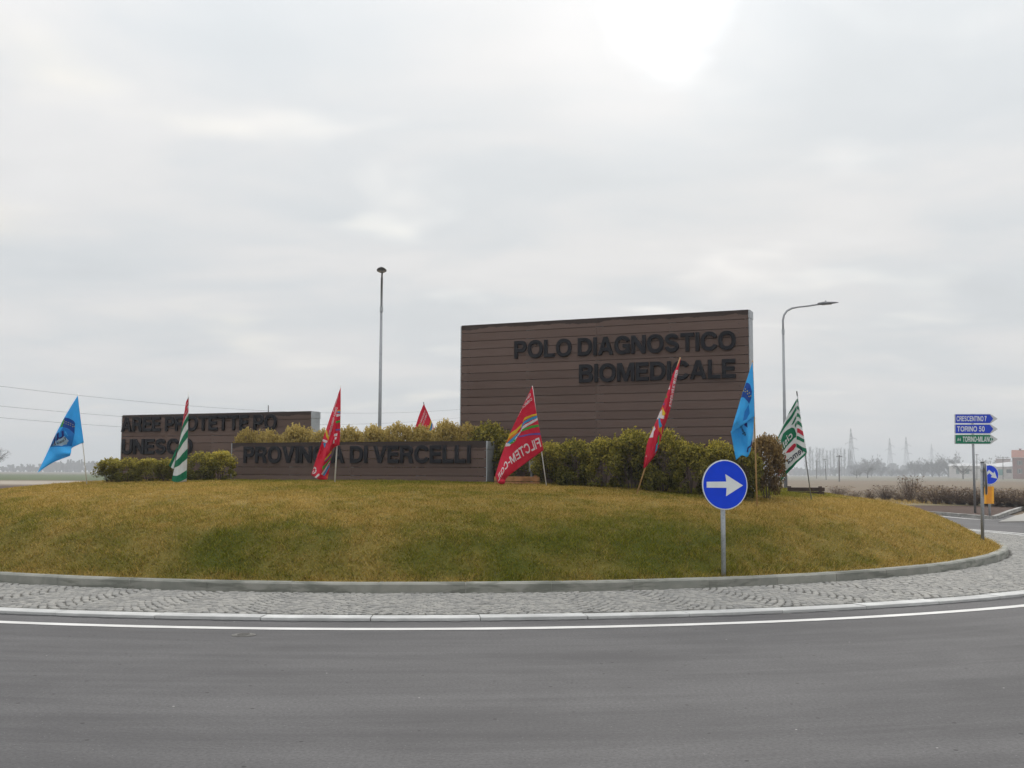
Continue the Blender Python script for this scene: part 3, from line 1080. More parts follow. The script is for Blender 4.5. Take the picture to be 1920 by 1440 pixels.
def sign_wall(name, label, right_px, Yr, left_px, ztop_px, rows, joint, lines, group):
    pr = P(right_px, 740, Yr)
    org = Vector((pr.x, pr.y, 0))                     # right end of the front face
    sl_, _ = on_wall(org, left_px, 880)               # negative: left end
    _, ztop = on_wall(org, right_px, ztop_px)
    mid = org + WD * (sl_ / 2)
    zb = float(mz(mid.x, mid.y))
    zend = float(mz(org.x, org.y))
    root = empty(name, (mid.x, mid.y, zb), label, "sign wall", group)
    axes = (WD, WN, UP)
    TH = 0.022
    DEPTH = 0.32
    ends = [sl_, sl_ * joint, 0.0]
    for side, dn in ((0, -TH / 2), (1, -DEPTH + TH / 2)):
        for k in range(rows):
            zt = ztop - k * PITCHB
            zc = zt - PITCHB / 2 - (PITCHB / 2 if side else 0)
            for a_, b_ in zip(ends[:-1], ends[1:]):
                c = org + WD * ((a_ + b_) / 2) + WN * dn + UP * zc
                ht = PITCHB - 0.0105
                mb = MB()
                mb.box(c, (b_ - a_ - 0.004, TH, ht), axes)
                o = mb.build("board", MAT["board"], root)
                at_ = o.data.attributes.new("below_top", "FLOAT", "POINT")
                at_.data.foreach_set("value", [ztop - v[2] if side == 0 else 9.0 for v in mb.v])
    # steel frame: end posts, inner posts and top channel
    zlow = min(zb, zend) - 0.35
    for s_, nm in ((0.0, "steel_post"), (sl_, "steel_post")):
        sg = 1 if s_ == 0 else -1
        c = org + WD * (s_ + sg * 0.012) + WN * (-DEPTH / 2) + UP * ((ztop + zlow) / 2)
        mb = MB()
        mb.box(c, (0.020, DEPTH - 0.004, ztop - zlow), axes)
        mb.box(c - WD * (sg * 0.06) + UP * -0.01, (0.08, 0.14, ztop - zlow - 0.06), axes)
        set_bevel(mb.build(nm, MAT["galv"], root), 0.004)
        if s_ == 0.0:                                 # cap piece at the head of the post
            mb = MB()
            mb.box(org + WD * (0.016) + WN * (-DEPTH / 2) + UP * (ztop - 0.07), (0.030, DEPTH + 0.006, 0.15), axes)
            set_bevel(mb.build("post_cap", MAT["galv"], root), 0.004)
    for fr in (0.25, 0.5, 0.75):
        c = org + WD * (sl_ * fr) + WN * (-DEPTH / 2) + UP * ((ztop + zlow) / 2)
        mb = MB()
        mb.box(c, (0.08, DEPTH - 2 * TH - 0.006, ztop - zlow - 0.05), axes)
        mb.build("steel_post", MAT["galv_dull"], root)
    mb = MB()
    mb.box(org + WD * (sl_ / 2) + WN * (-DEPTH / 2) + UP * (ztop + 0.004), (abs(sl_), DEPTH - 0.03, 0.012), axes)
    mb.build("top_channel", MAT["board"], root)
    # screw heads in pairs on the post lines
    mb = MB()
    for fr in (0.03, 0.25, 0.5, 0.75, 0.97):
        for k in range(rows):
            for dx in ((-.05, .05) if fr == 0.5 else (0,)):
                c = org + WD * (sl_ * fr + dx) + WN * 0.0025 + UP * (ztop - (k + .5) * PITCHB + random.uniform(-.004, .004))
                ring = [c + (WD * math.cos(q * math.pi / 3) + UP * math.sin(q * math.pi / 3)) * 0.009 for q in range(6)]
                mb.prism(ring, WN * -0.003)
    tag(mb.build("screw_heads", MAT["screw"], root), kind="stuff")
    # raised letters
    for text, x0, y0t, y0b, x1, y1t, y1b in lines:
        sA, zAt = on_wall(org, x0, y0t)
        _, zAb = on_wall(org, x0, y0b)
        sB, zBt = on_wall(org, x1, y1t)
        _, zBb = on_wall(org, x1, y1b)
        zt_, zb_ = (zAt + zBt) / 2, (zAb + zBb) / 2
        H = zt_ - zb_
        lay, tot = text_layout(text, GL)
        sx = (sB - sA) / tot
        for ch, x, wdt in lay:
            key = (ch, round(sx, 3), round(H, 3))
            if key not in _lm:
                me = glyph_mesh(GL[ch][1], 0.014, 0.005, sx, H)
                me.materials.append(MAT["letter"])
                _lm[key] = me
            o = bpy.data.objects.new("letter", _lm[key])
            COL.objects.link(o)
            o.parent = root
            m_ = Matrix((WD, UP, WN)).transposed().to_4x4()
            m_.translation = org + WD * (sA + x * sx) + UP * zb_ + WN * 0.024 - root.location
            o.matrix_local = m_
    return org, sl_, ztop


W3 = sign_wall("sign_wall", "tall brown board wall lettered POLO DIAGNOSTICO BIOMEDICALE above the bushes", 1405, 19.6, 863, 581, 21, 0.5,
               [("POLO DIAGNOSTICO", 966, 640, 671.5, 1379, 621, 655.5), ("BIOMEDICALE", 1087, 683.5, 717, 1379, 674, 708.5)], "brown sign walls on the mound")
W2 = sign_wall("sign_wall", "low brown board wall lettered PROVINCIA DI VERCELLI at the front of the mound", 912, 20.4, 434, 827.5, 6, 0.5,
               [("PROVINCIA DI VERCELLI", 459, 838.5, 869, 883, 834, 866)], "brown sign walls on the mound")
W1 = sign_wall("sign_wall", "brown board wall lettered AREE PROTETTE PO UNESCO at the left end of the mound", 584, 23.2, 226, 771.5, 9, 0.5,
               [("AREE PROTETTE PO", 230, 782.5, 809, 520, 778, 805.5), ("UNESCO", 231, 824.5, 852.5, 362, 822, 850)], "brown sign walls on the mound")

# ------------------------------------------------------------------ bushes
def bush_mesh(name, seed, mat, nleaf=9000, twiggy=0.25, leaf=0.025):
    g = np.random.default_rng(seed)
    # clumps over a rounded body of height 1, radius 0.5
    ncl = 34
    th = g.random(ncl) * 2 * np.pi
    zc = 0.10 + 0.80 * g.random(ncl) ** 0.8
    rad = np.sqrt(np.clip(1 - ((zc - 0.42) / 0.62) ** 2, 0.05, 1)) * 0.42 * (0.55 + 0.5 * g.random(ncl))
    cc = np.stack([np.cos(th) * rad, np.sin(th) * rad, zc], -1)
    cs = 0.08 + 0.10 * g.random(ncl)
    ci = g.integers(0, ncl, nleaf)
    dv = g.normal(size=(nleaf, 3))
    dv /= np.linalg.norm(dv, axis=1, keepdims=True)
    p = cc[ci] + dv * (cs[ci] * (0.35 + 0.75 * g.random(nleaf) ** .5))[:, None]
    # sprigs sticking out of the top and sides
    nsp = int(170 * twiggy / .25)
    th2 = g.random(nsp) * 2 * np.pi
    ph = g.random(nsp) ** .7 * 1.35
    base_ = np.stack([np.cos(th2) * np.sin(ph) * .44, np.sin(th2) * np.sin(ph) * .44, 0.46 + np.cos(ph) * .46], -1)
    dirn = np.stack([np.cos(th2) * np.sin(ph) * .7, np.sin(th2) * np.sin(ph) * .7, .55 + np.cos(ph) * .6], -1) + g.normal(size=(nsp, 3)) * .25
    dirn /= np.linalg.norm(dirn, axis=1, keepdims=True)
    ln_ = 0.05 + 0.12 * g.random(nsp)
    per = 9
    tt = g.random((nsp, per))
    sp_ = (base_[:, None] + dirn[:, None] * (tt * ln_[:, None])[..., None] + g.normal(size=(nsp, per, 3)) * .008).reshape(-1, 3)
    p = np.concatenate([p, sp_])
    p[:, 2] = np.abs(p[:, 2])
    n = len(p)
    a = g.normal(size=(n, 3)); a /= np.linalg.norm(a, axis=1, keepdims=True)
    b = np.cross(a, g.normal(size=(n, 3))); b /= np.linalg.norm(b, axis=1, keepdims=True)
    s1 = leaf * (0.7 + 0.8 * g.random(n)); s2 = s1 * 0.5
    q = np.stack([p - a * s1[:, None], p - b * s2[:, None], p + a * s1[:, None], p + b * s2[:, None]], 1)
    hue = np.clip(g.random(n) * 0.75 + 0.62 * (p[:, 2] - 0.38), 0, 1)  # leaves paler with height: young tips, plus light on the tops put into colour
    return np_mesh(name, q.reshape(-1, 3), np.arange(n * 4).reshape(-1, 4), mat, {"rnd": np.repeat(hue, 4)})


def stem_mesh(name, seed, mat, n=14, h=0.8, spread=0.34, r=0.008):
    g = random.Random(seed)
    mb = MB()
    for _ in range(n):
        a = g.uniform(0, 6.28)
        s_ = g.uniform(.05, spread)
        pts = [Vector((math.cos(a) * .04, math.sin(a) * .04, -0.05))]
        for k in range(1, 4):
            f = k / 3
            pts.append(Vector((math.cos(a) * (.04 + s_ * f ** .8) + g.uniform(-.03, .03), math.sin(a) * (.04 + s_ * f ** .8) + g.uniform(-.03, .03), h * f * g.uniform(.85, 1.05))))
        mb.tube(pts, [r, r * .8, r * .6, r * .25], 4)
    me = bpy.data.meshes.new(name)
    me.from_pydata(mb.v, [], mb.f)
    me.materials.append(mat)
    return me


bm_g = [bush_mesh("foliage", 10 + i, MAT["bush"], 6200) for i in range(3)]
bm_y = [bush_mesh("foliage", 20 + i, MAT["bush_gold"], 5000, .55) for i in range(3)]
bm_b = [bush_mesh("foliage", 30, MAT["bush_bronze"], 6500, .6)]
stm = [stem_mesh("stems", 40 + i, MAT["twig"]) for i in range(3)]
ORD = ["first", "second", "third", "fourth", "fifth", "sixth", "seventh", "eighth", "ninth", "tenth", "eleventh", "twelfth"]


def bush(px, ytop, Y, wpx, label, group, pool, i):
    c = P(px, 880, Y)
    zb = float(mz(c.x, c.y)) - 0.03
    top = P(px, ytop, Y).z
    h = max(0.3, top - zb)
    wd = wpx / FPX * Y
    o = empty("bush", (c.x, c.y, zb), label, "bush", group)
    rz = (i * 2.1) % 6.28
    # vertical and horizontal growth of this bush
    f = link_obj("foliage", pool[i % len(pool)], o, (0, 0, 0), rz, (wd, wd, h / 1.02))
    link_obj("stems", stm[i % 3], o, (0, 0, 0), rz, (wd, wd, h))
    return o


k = 0
for row, (lst, grp, what, pools) in enumerate([
        ([(207, 859, 21.6, 62), (243, 858, 21.4, 60), (279, 860, 21.2, 58), (312, 860, 21.0, 56), (378, 847, 21.6, 66), (414, 846, 21.9, 64)],
         "bushes below the left sign wall", "olive bush in the row below the left sign wall, %s from the left", bm_g),
        ([(463, 806, 23.3, 52), (503, 808, 23.0, 58), (555, 800, 22.7, 74), (606, 808, 22.4, 60), (655, 802, 22.1, 62), (700, 801, 21.9, 66), (746, 796, 21.7, 68), (790, 800, 21.5, 62), (835, 792, 21.3, 66), (876, 797, 21.2, 60)],
         "golden bushes behind the low sign wall", "golden bush showing over the low sign wall, %s from the left", bm_y),
        ([(918, 792, 20.95, 96), (975, 815, 20.5, 90), (1030, 830, 19.75, 84), (1078, 824, 19.5, 96), (1132, 822, 19.3, 90), (1185, 806, 19.1, 108), (1242, 803, 18.9, 104), (1293, 832, 18.7, 88), (1345, 827, 18.5, 92), (1392, 836, 18.3, 78)],
         "bushes below the tall sign wall", "dense olive bush along the foot of the tall sign wall, %s from the left", bm_g)]):
    for q, (px, yt, Y, wp) in enumerate(lst):
        bush(px, yt, Y, wp * (1.04 if row == 1 else .95), what % ORD[q], grp, pools, k)
        k += 1
bush(1437, 818, 18.7, 74, "thin bronze-leaved bush at the right-hand end of the tall sign wall", None, bm_b, 3)

# ------------------------------------------------------------------ small timber, box, scraps on the mound
def plank(name, label, cat, xa, xb, yt, Y, dpt, h, mat):
    a = P(xa, yt, Y)
    b = P(xb, yt, Y)
    c = (a + b) / 2
    zg_ = float(mz(c.x, c.y))
    root = empty(name, (c.x, c.y, zg_), label, cat)
    L = (b - a).length
    zt = a.z
    for i in range(2):
        mb = MB()
        hh = (zt - zg_ + 0.05) / 2
        mb.box((c.x + random.uniform(-.01, .01), c.y + i * 0.004, zt - hh * (i + .5) - 0.002 * i), (L, dpt, hh - 0.006))
        set_bevel(mb.build("plank", mat, root), 0.006)
    for sx in (-.42, .42):
        mb = MB()
        mb.box((c.x + L * sx, c.y + dpt * .5 + .035, zt - 0.13), (0.06, 0.06, 0.30))
        mb.build("stake", mat, root)
    return root


plank("timber_edging", "low orange-brown timber edging beside the end of the low sign wall", "edging", 926, 1011, 893, 19.6, 0.05, 0.15, MAT["timber"])
plank("timber_edging", "dark brown timber edging beyond the right-hand end of the bushes", "edging", 1476, 1545, 913.5, 21.8, 0.06, 0.15, MAT["darktimber"])
c = P(997, 872, 20.0)
root = empty("metal_box", (c.x, c.y, float(mz(c.x, c.y))), "small grey metal box on a post behind the third bush gap", "box")
root["label"] = "small grey metal box on a short post behind the striped red flag"
mb = MB(); mb.box((c.x, c.y, c.z), (0.11, 0.08, 0.26)); set_bevel(mb.build("case", MAT["galv_dull"], root))
mb = MB(); mb.box((c.x, c.y - 0.044, c.z), (0.09, 0.008, 0.22)); mb.build("lid", MAT["galv"], root)
mb = MB(); mb.tube([(c.x, c.y, root.location.z - .1), (c.x, c.y, c.z - .13)], 0.025); mb.build("post", MAT["galv_dull"], root)

g_ = G(1502, 940, 1.0)
for _ in range(12):
    g_ = G(1502, 940, float(mz(g_.x, g_.y)) + .03)
me = bpy.data.meshes.new("paper_scrap")
me.from_pydata([(-.11, -.05, .0), (.02, -.07, .02), (.13, -.02, .0), (.10, .06, .03), (-.03, .05, .015), (-.12, .04, .03)], [], [(0, 1, 4, 5), (1, 2, 3, 4)])
me.materials.append(MAT["paper"])
o = link_obj("paper_scrap", me, None, (g_.x, g_.y, g_.z + .012))
m_ = o.modifiers.new("thick", "SOLIDIFY"); m_.thickness = 0.002
tag(o, "crumpled white paper scrap on the grass at the right of the mound", "paper")

# valve cover in the road
g_ = G(457, 1191)
root = empty("valve_cover", (g_.x, g_.y, 0.0), "small round cast-iron cover set in the asphalt on the left", "cover")
mb = MB()
ringp = [Vector((g_.x + .11 * math.cos(R(a)), g_.y + .11 * math.sin(R(a)), .005)) for a in range(0, 360, 15)]
mb.prism(ringp, (0, 0, -.02)); mb.build("rim", MAT["iron"], root)
mb = MB()
mb.prism([Vector((g_.x + .088 * math.cos(R(a)), g_.y + .088 * math.sin(R(a)), .008)) for a in range(0, 360, 15)], (0, 0, -.02))
for q in range(-2, 3):
    mb.box((g_.x, g_.y + q * .03, .009), (.12 - abs(q) * .022, .010, .005))
mb.build("lid", MAT["iron"], root)

# ------------------------------------------------------------------ flags
def cr1(p0, p1, p2, p3, t):
    return 0.5 * ((2 * p1) + (-p0 + p2) * t + (2 * p0 - 5 * p1 + 4 * p2 - p3) * t * t + (-p0 + 3 * p1 - 3 * p2 + p3) * t ** 3)


class Cloth:
    """cloth surface from columns (u = 0 hoist .. 1 fly); each column is a list of (x, y, d) down the flag (v = 0 .. 1)"""

    def __init__(s, cols, Y, ripple):
        s.c = np.array(cols, float)
        s.Y = Y
        s.rip = ripple

    def q(s, u, v):
        nu, nv = s.c.shape[0], s.c.shape[1]

        def interp(arr, n, t):
            t = min(max(t, 0), 1) * (n - 1)
            i = min(int(t), n - 2)
            f = t - i
            g = lambda k: arr[min(max(k, 0), n - 1)]
            p0 = g(i - 1) if i > 0 else 2 * g(0) - g(1)
            p3 = g(i + 2) if i + 2 < n else 2 * g(n - 1) - g(n - 2)
            return cr1(p0, g(i), g(i + 1), p3, f)
        rows = [interp(s.c[:, k], nu, u) for k in range(nv)]
        x, y, d = interp(rows, nv, v) if nv > 2 else rows[0] * (1 - v) + rows[1] * v
        for amp, fu, fv, ph in s.rip:
            d += amp * math.sin(2 * math.pi * (fu * u + fv * v) + ph) * min(1, u * 2.5 + .05)
        return P(x, y, s.Y + d)

    def nrm(s, u, v):
        e = 0.012
        a = s.q(min(u + e, 1), v) - s.q(max(u - e, 0), v)
        b = s.q(u, min(v + e, 1)) - s.q(u, max(v - e, 0))
        n = a.cross(b)
        n = n.normalized() if n.length > 1e-9 else Vector((0, -1, 0))
        return n if n.y < 0 else -n

    def sheet(s, name, mat, root, nu=40, nv=26):
        mb = MB()
        vs_ = [s.q(i / nu, j / nv) for i in range(nu + 1) for j in range(nv + 1)]
        fs_ = [(i * (nv + 1) + j, (i + 1) * (nv + 1) + j, (i + 1) * (nv + 1) + j + 1, i * (nv + 1) + j + 1) for i in range(nu) for j in range(nv)]
        mb.add(vs_, fs_)
        o = mb.build(name, mat, root, True)
        m_ = o.modifiers.new("thick", "SOLIDIFY")
        m_.thickness = 0.002
        m_.offset = 0
        return o

    def decal(s, name, vs2, fs2, mat, parent, off=0.005, step=0.05):
        """print laid on both faces of the cloth; vs2 in (u, v)"""
        bm = bmesh.new()
        bv = [bm.verts.new((p[0], p[1], 0)) for p in vs2]
        for f in fs2:
            try:
                bm.faces.new([bv[i] for i in f])
            except ValueError:
                pass
        for ax in (0, 1):
            lo = min(p[ax] for p in vs2); hi = max(p[ax] for p in vs2)
            kk = math.floor(lo / step) + 1
            while kk * step < hi:
                co = (kk * step, 0, 0) if ax == 0 else (0, kk * step, 0)
                no = (1, 0, 0) if ax == 0 else (0, 1, 0)
                bmesh.ops.bisect_plane(bm, geom=bm.verts[:] + bm.edges[:] + bm.faces[:], plane_co=co, plane_no=no)
                kk += 1
        bm.verts.index_update()
        uv = [(v.co.x, v.co.y) for v in bm.verts]
        fc = [[v.index for v in f.verts] for f in bm.faces]
        bm.free()
        mb = MB()
        pts = [(s.q(u, v), s.nrm(u, v)) for u, v in uv]
        mb.add([p + n * off for p, n in pts], fc)
        mb.add([p - n * off for p, n in pts], [f[::-1] for f in fc])
        return mb.build(name, mat, parent)

    def text(s, name, txt, mat, parent, u0, u1, v0, v1, gl=None, off=0.006):
        """text from u0 to u1 with baseline v1, cap line v0 (v0/v1 may be pairs for a slanted line)"""
        vs2, fs2, wdt = flat_text(txt, gl)
        v0 = v0 if isinstance(v0, tuple) else (v0, v0)
        v1 = v1 if isinstance(v1, tuple) else (v1, v1)
        out = []
        for x, y in vs2:
            f = x / wdt
            a = v0[0] + (v0[1] - v0[0]) * f
            b = v1[0] + (v1[1] - v1[0]) * f
            out.append((u0 + (u1 - u0) * f, b + (a - b) * y))
        return s.decal(name, out, fs2, mat, parent, off)

    def uv(s, x, y):
        """cloth coordinate whose outline position is (x, y)"""
        if not hasattr(s, "tab"):
            k_ = 60
            nu, nv = s.c.shape[0], s.c.shape[1]
            rip, s.rip = s.rip, []
            o_ = Vector((0, 0, CAMH))
            tab = []
            for i in range(k_ + 1):
                for j in range(k_ + 1):
                    p = s.q(i / k_, j / k_) - o_
                    f_ = p.dot(_fwd)
                    tab.append((960 + FPX * p.dot(cam_r) / f_, 720 - FPX * p.dot(cam_u) / f_, i / k_, j / k_))
            s.rip = rip
            s.tab = np.array(tab)
        d = np.hypot(s.tab[:, 0] - x, s.tab[:, 1] - y)
        ix = np.argsort(d)[:4]
        w_ = 1 / (d[ix] + .02)
        w_ /= w_.sum()
        return float((s.tab[ix, 2] * w_).sum()), float((s.tab[ix, 3] * w_).sum())

    def zoomed(s, x0, y0, k_):
        s.zx = (x0, y0, k_)
        return s

    def z(s, p):
        return s.uv(s.zx[0] + p[0] / s.zx[2], s.zx[1] + p[1] / s.zx[2])

    @staticmethod
    def along(poly, f):
        L = [0]
        for a, b_ in zip(poly[:-1], poly[1:]):
            L.append(L[-1] + math.hypot(b_[0] - a[0], b_[1] - a[1]))
        t_ = f * L[-1]
        for i in range(len(poly) - 1):
            if t_ <= L[i + 1] or i == len(poly) - 2:
                g_ = (t_ - L[i]) / max(1e-9, L[i + 1] - L[i])
                return (poly[i][0] + (poly[i + 1][0] - poly[i][0]) * g_, poly[i][1] + (poly[i + 1][1] - poly[i][1]) * g_)

    def stripe(s, name, top, bot, mat, parent, n=10, off=0.005):
        s.band(name, [s.z(s.along(top, i / n)) for i in range(n + 1)], [s.z(s.along(bot, i / n)) for i in range(n + 1)], CL[mat], parent, off)

    def poly(s, name, pts, mat, parent, off=0.005):
        p2 = [s.z(p) for p in pts]
        s.decal(name, p2, [tuple(range(len(p2)))], CL[mat], parent, off)

    def words(s, name, txt, base, cap, mat, parent, gl=None, off=0.006):
        vs2, fs2, wdt = flat_text(txt, gl)
        out = []
        for x, y in vs2:
            a, b_ = s.along(base, x / wdt), s.along(cap, x / wdt)
            out.append(s.z((a[0] + (b_[0] - a[0]) * y, a[1] + (b_[1] - a[1]) * y)))
        s.decal(name, out, fs2, CL[mat] if isinstance(mat, str) else mat, parent, off)

    def band(s, name, top, bot, mat, parent, off=0.005):
        """band between two polylines of equal length in (u, v)"""
        n = len(top)
        return s.decal(name, list(top) + list(bot), [(i, i + 1, n + i + 1, n + i) for i in range(n - 1)], mat, parent, off)


def flag_root(label, tip, base, Y, polemat, rad, group="flags planted around the mound", tipmat=None, d=0.0):
    a = P(tip[0], tip[1], Y + 0.02)
    b = P(base[0], base[1], Y + 0.02)
    zg_ = float(mz(b.x, b.y))
    root = empty("flag", (b.x, b.y, min(b.z, zg_ + 0.3)), label, "flag", group)
    dirp = (a - b).normalized()
    mb = MB()
    low = b - dirp * max(0.12, (b.z - zg_) + 0.12)
    mb.tube([low, b + (a - b) * .5, a], [rad, rad * .95, rad * .8], 8)
    p_ = mb.build("pole", polemat, root, True)
    if tipmat:
        mb = MB()
        mb.tube([a - dirp * .07, a + dirp * .015], rad * 1.15, 8)
        mb.build("pole_tip", tipmat, root)
    return root


def chain(us, f):
    return [(u, f(u)) for u in us]


US = [i / 10 for i in range(11)]


def red_print(cl, cloth, wave=1.0, text_u=(0.03, 0.97)):
    """swirl of coloured stripes, union name and the line of small lettering"""
    f0 = lambda u: 0.44 + 0.05 * math.sin(u * 3.2) * wave - 0.10 * u * (1 - u)
    w_ = lambda u: 0.050 + 0.012 * math.sin(u * 5)
    for i, (m_, s0, e0, st) in enumerate([("pyellow", 0.0, 0.9, 0.0), ("pcyan", 1.02, 1.0, 0.0), ("pwhite", 2.15, 1.0, 0.02), ("pgreen", 3.9, .85, 0.05), ("pviolet", 5.6, .7, 0.09)]):
        pinch = lambda u, s0=s0: f0(u) + s0 * w_(u) * (1 - 0.62 * min(1, u * 1.5)) + (0.05 * u)
        th = lambda u, st=st: w_(u) * 0.92 * (1 - 0.55 * min(1, u * 1.4))
        us = [u * (0.99 if e0 >= .9 else e0) + 0.005 for u in US]
        cl.band("stripe", chain(us, pinch), chain(us, lambda u: pinch(u) + th(u)), CL[m_], cloth)
    us = [0.45 + 0.054 * i for i in range(11)]
    cl.band("stripe", chain(us, lambda u: f0(u) + 0.075 + .05 * u), chain(us, lambda u: f0(u) + 0.075 + .05 * u + 0.05 * math.sin((u - .45) / .54 * 3.14) + .002), CL["porange"], cloth, 0.0035)
    cl.text("lettering", "FILCTEM-CGIL", CL["pwhite"], cloth, text_u[0], text_u[1], 0.745, 0.92, GL)
    cl.text("small_lettering", "FEDERAZIONE ITALIANA LAVORATORI", CL["pwhite"], cloth, 0.06, 0.92, 0.13, 0.185, GLT)
    cl.text("small_lettering", "CHIMICA TESSILE ENERGIA MANIFATTURE".replace("U", "U"), CL["pwhite"], cloth, 0.06, 0.95, 0.225, 0.28, GLT)


# 1 the left-hand sky-blue flag
root = flag_root("sky-blue flag on a white pole at the far left of the mound", (146, 738), (162.5, 905), 21.0, MAT["pvc"], 0.011)
c1 = Cloth([[(145.8, 741.5, 0), (151, 785, 0), (157.2, 829.7, 0)],
            [(124, 777, -.03), (134, 806, .04), (146.5, 834, .02)],
            [(104, 815, -.02), (119, 826, -.06), (135, 840, .05)],
            [(87, 852, .04), (108, 847, -.03), (133.5, 847, -.05)],
            [(70.4, 886.5, 0), (98, 868, .05), (131.5, 854.5, -.08)]], 21.0, [(.028, 1.6, .5, .4), (.012, 3.1, -1.2, 1.0)])
cloth = c1.sheet("cloth", CL["blue"], root)
c1.zoomed(60, 720, 7.2)
CL["pshield"] = mat_cloth("shield_blue_print", (0.012, 0.25, 0.70))
CL["ppale"] = mat_cloth("pale_blue_print", (0.42, 0.62, 0.78))
c1.stripe("shield", [(415, 585), (480, 605), (545, 645), (574, 685)], [(262, 842), (380, 848), (470, 845), (540, 835)], "pshield", cloth, off=.003)
c1.stripe("dark_band", [(437, 450), (500, 464), (560, 494), (584, 530)], [(410, 582), (480, 600), (540, 640), (576, 682)], "pmid", cloth, off=.004)
c1.poly("green_strip", [(405, 505), (438, 452), (416, 575), (376, 592)], "pgreen", cloth, .006)
c1.poly("pale_field", [(268, 835), (345, 745), (440, 706), (495, 765), (468, 812), (400, 840)], "ppale", cloth, .004)
for sx_, sy_ in ((432, 498), (431, 526), (462, 510), (460, 538), (491, 520), (489, 548), (522, 532), (520, 558), (552, 550), (549, 577), (572, 574)):
    c1.poly("star", [(sx_ + 7 * math.cos(q * 1.2566), sy_ + 7 * math.sin(q * 1.2566)) for q in range(5)], "pstar", cloth, .0065)
c1.words("lettering", "uil", [(436, 712), (345, 752), (248, 860)], [(424, 585), (345, 612), (285, 720)], "pnavy", cloth)
c1.words("small_lettering", "Tessile En", [(470, 748), (395, 795), (282, 842)], [(457, 712), (380, 762), (270, 812)], "pblack", cloth)

# 2 striped flag hanging straight down on the left
root = flag_root("green and white striped flag hanging limp before the left sign wall", (353, 735), (348.5, 903), 20.3, MAT["pvc"], 0.012)
c2 = Cloth([[(354.6, 741, 0), (352.5, 800, -.04), (349.6, 902, -.02)],
            [(353, 744, -.02), (346, 808, -.10), (341, 904, -.10)],
            [(350, 750, -.03), (340, 819, -.12), (331, 905, -.12)],
            [(347, 765, 0), (336.5, 829, -.05), (322.2, 901, -.03)]], 20.3, [(.015, 1.4, .8, 0), (.01, .5, 2.1, 1)])
cloth = c2.sheet("cloth", CL["white"], root, 16, 40)
for va, vb in ((.335, .425), (.525, .61), (.715, .80), (.90, .975)):
    us = [i / 8 for i in range(9)]
    c2.band("stripe", chain(us, lambda u: va + .035 * u), chain(us, lambda u: vb + .035 * u), CL["green"], cloth)
for poly in ([(.2, .03), (.75, .02), (.95, .06), (.7, .09), (.2, .085)], [(.05, .10), (.6, .105), (.9, .13), (.5, .16), (.08, .15)],
             [(.25, .17), (.85, .15), (.95, .20), (.55, .235), (.2, .21)], [(.05, .215), (.45, .245), (.85, .215), (.9, .27), (.45, .30), (.06, .28)],
             [(.35, .305), (.9, .285), (.95, .33), (.7, .345)]):
    c2.decal("red_mark", poly, [tuple(range(len(poly)))], CL["crimson"], cloth)
c2b = Cloth([[(333.5, 834, .02), (330, 850, .02)], [(325, 854, .03), (328.5, 865, .03)], [(316.5, 873, .02), (325.5, 880, .02)]], 20.36, [(.01, 1, 1, 0)])
o = c2b.sheet("cloth_fold", CL["green"], root, 10, 10)
c2b.band("stripe", [(0.3, .62), (.65, .58), (1, .5)], [(0.3, .98), (.65, .98), (1, .98)], CL["white"], o)

# 3 red flag in front of the low wall
root = flag_root("red flag falling in folds beside a white pole before the low sign wall", (638.5, 722), (627.8, 903), 19.6, MAT["pvc"], 0.014)
c3 = Cloth([[(638.8, 726, -.02), (638.6, 775, -.04), (636.8, 834, -.03)],
            [(626, 762, 0), (630, 800, -.09), (629, 838, -.05)],
            [(611, 806, .03), (618, 828, -.10), (622, 846, -.02)],
            [(597, 848, .02), (607, 862, -.09), (618.5, 872, .02)],
            [(583.2, 890.5, 0), (599, 899, -.07), (614.4, 899, 0)]], 19.6, [(.03, 1.1, 1.6, .3), (.018, 2.3, -2.2, .9)])
cloth = c3.sheet("cloth", CL["red"], root)
c3.zoomed(570, 710, 7.2)
for tp_, bt_, m_ in (([(452, 428), (490, 422)], [(452, 442), (490, 438)], "pyellow"), ([(452, 443), (490, 439)], [(452, 462), (490, 464)], "pcyan"), ([(440, 482), (490, 474)], [(440, 516), (490, 505)], "pwhite"),
                     ([(428, 576), (490, 560)], [(430, 599), (490, 588)], "pgreen"), ([(424, 680), (487, 677)], [(424, 699), (487, 700)], "pviolet"), ([(408, 745), (450, 738)], [(402, 779), (444, 776)], "pwhite"),
                     ([(416, 792), (442, 792)], [(414, 822), (432, 822)], "pwhite"), ([(400, 822), (412, 836)], [(388, 878), (412, 870)], "pwhite"),
                     ([(288, 712), (300, 770), (326, 836)], [(308, 686), (320, 745), (338, 790)], "pyellow"), ([(250, 812), (320, 838)], [(244, 846), (308, 870)], "pwhite"), ([(256, 866), (300, 872)], [(276, 934), (286, 934)], "pcyan"),
                     ([(377, 958), (322, 1036), (276, 1088)], [(377, 984), (326, 1058), (278, 1108)], "pyellow"), ([(372, 1000), (325, 1064), (276, 1112)], [(366, 1030), (320, 1090), (272, 1130)], "pviolet"),
                     ([(362, 1062), (302, 1136), (252, 1186)], [(357, 1096), (308, 1160), (246, 1240)], "pgreen"), ([(350, 1112), (290, 1196), (234, 1284)], [(342, 1140), (290, 1226), (246, 1300)], "pwhite"),
                     ([(352, 1146), (300, 1216), (250, 1300)], [(346, 1194), (310, 1256), (270, 1310)], "pcyan"), ([(334, 1276), (304, 1328)], [(326, 1332), (312, 1352)], "porange"),
                     ([(150, 1328), (198, 1280)], [(164, 1346), (216, 1296)], "pwhite")):
    c3.stripe("stripe" if m_ != "pwhite" else "white_print", tp_, bt_, m_, cloth)
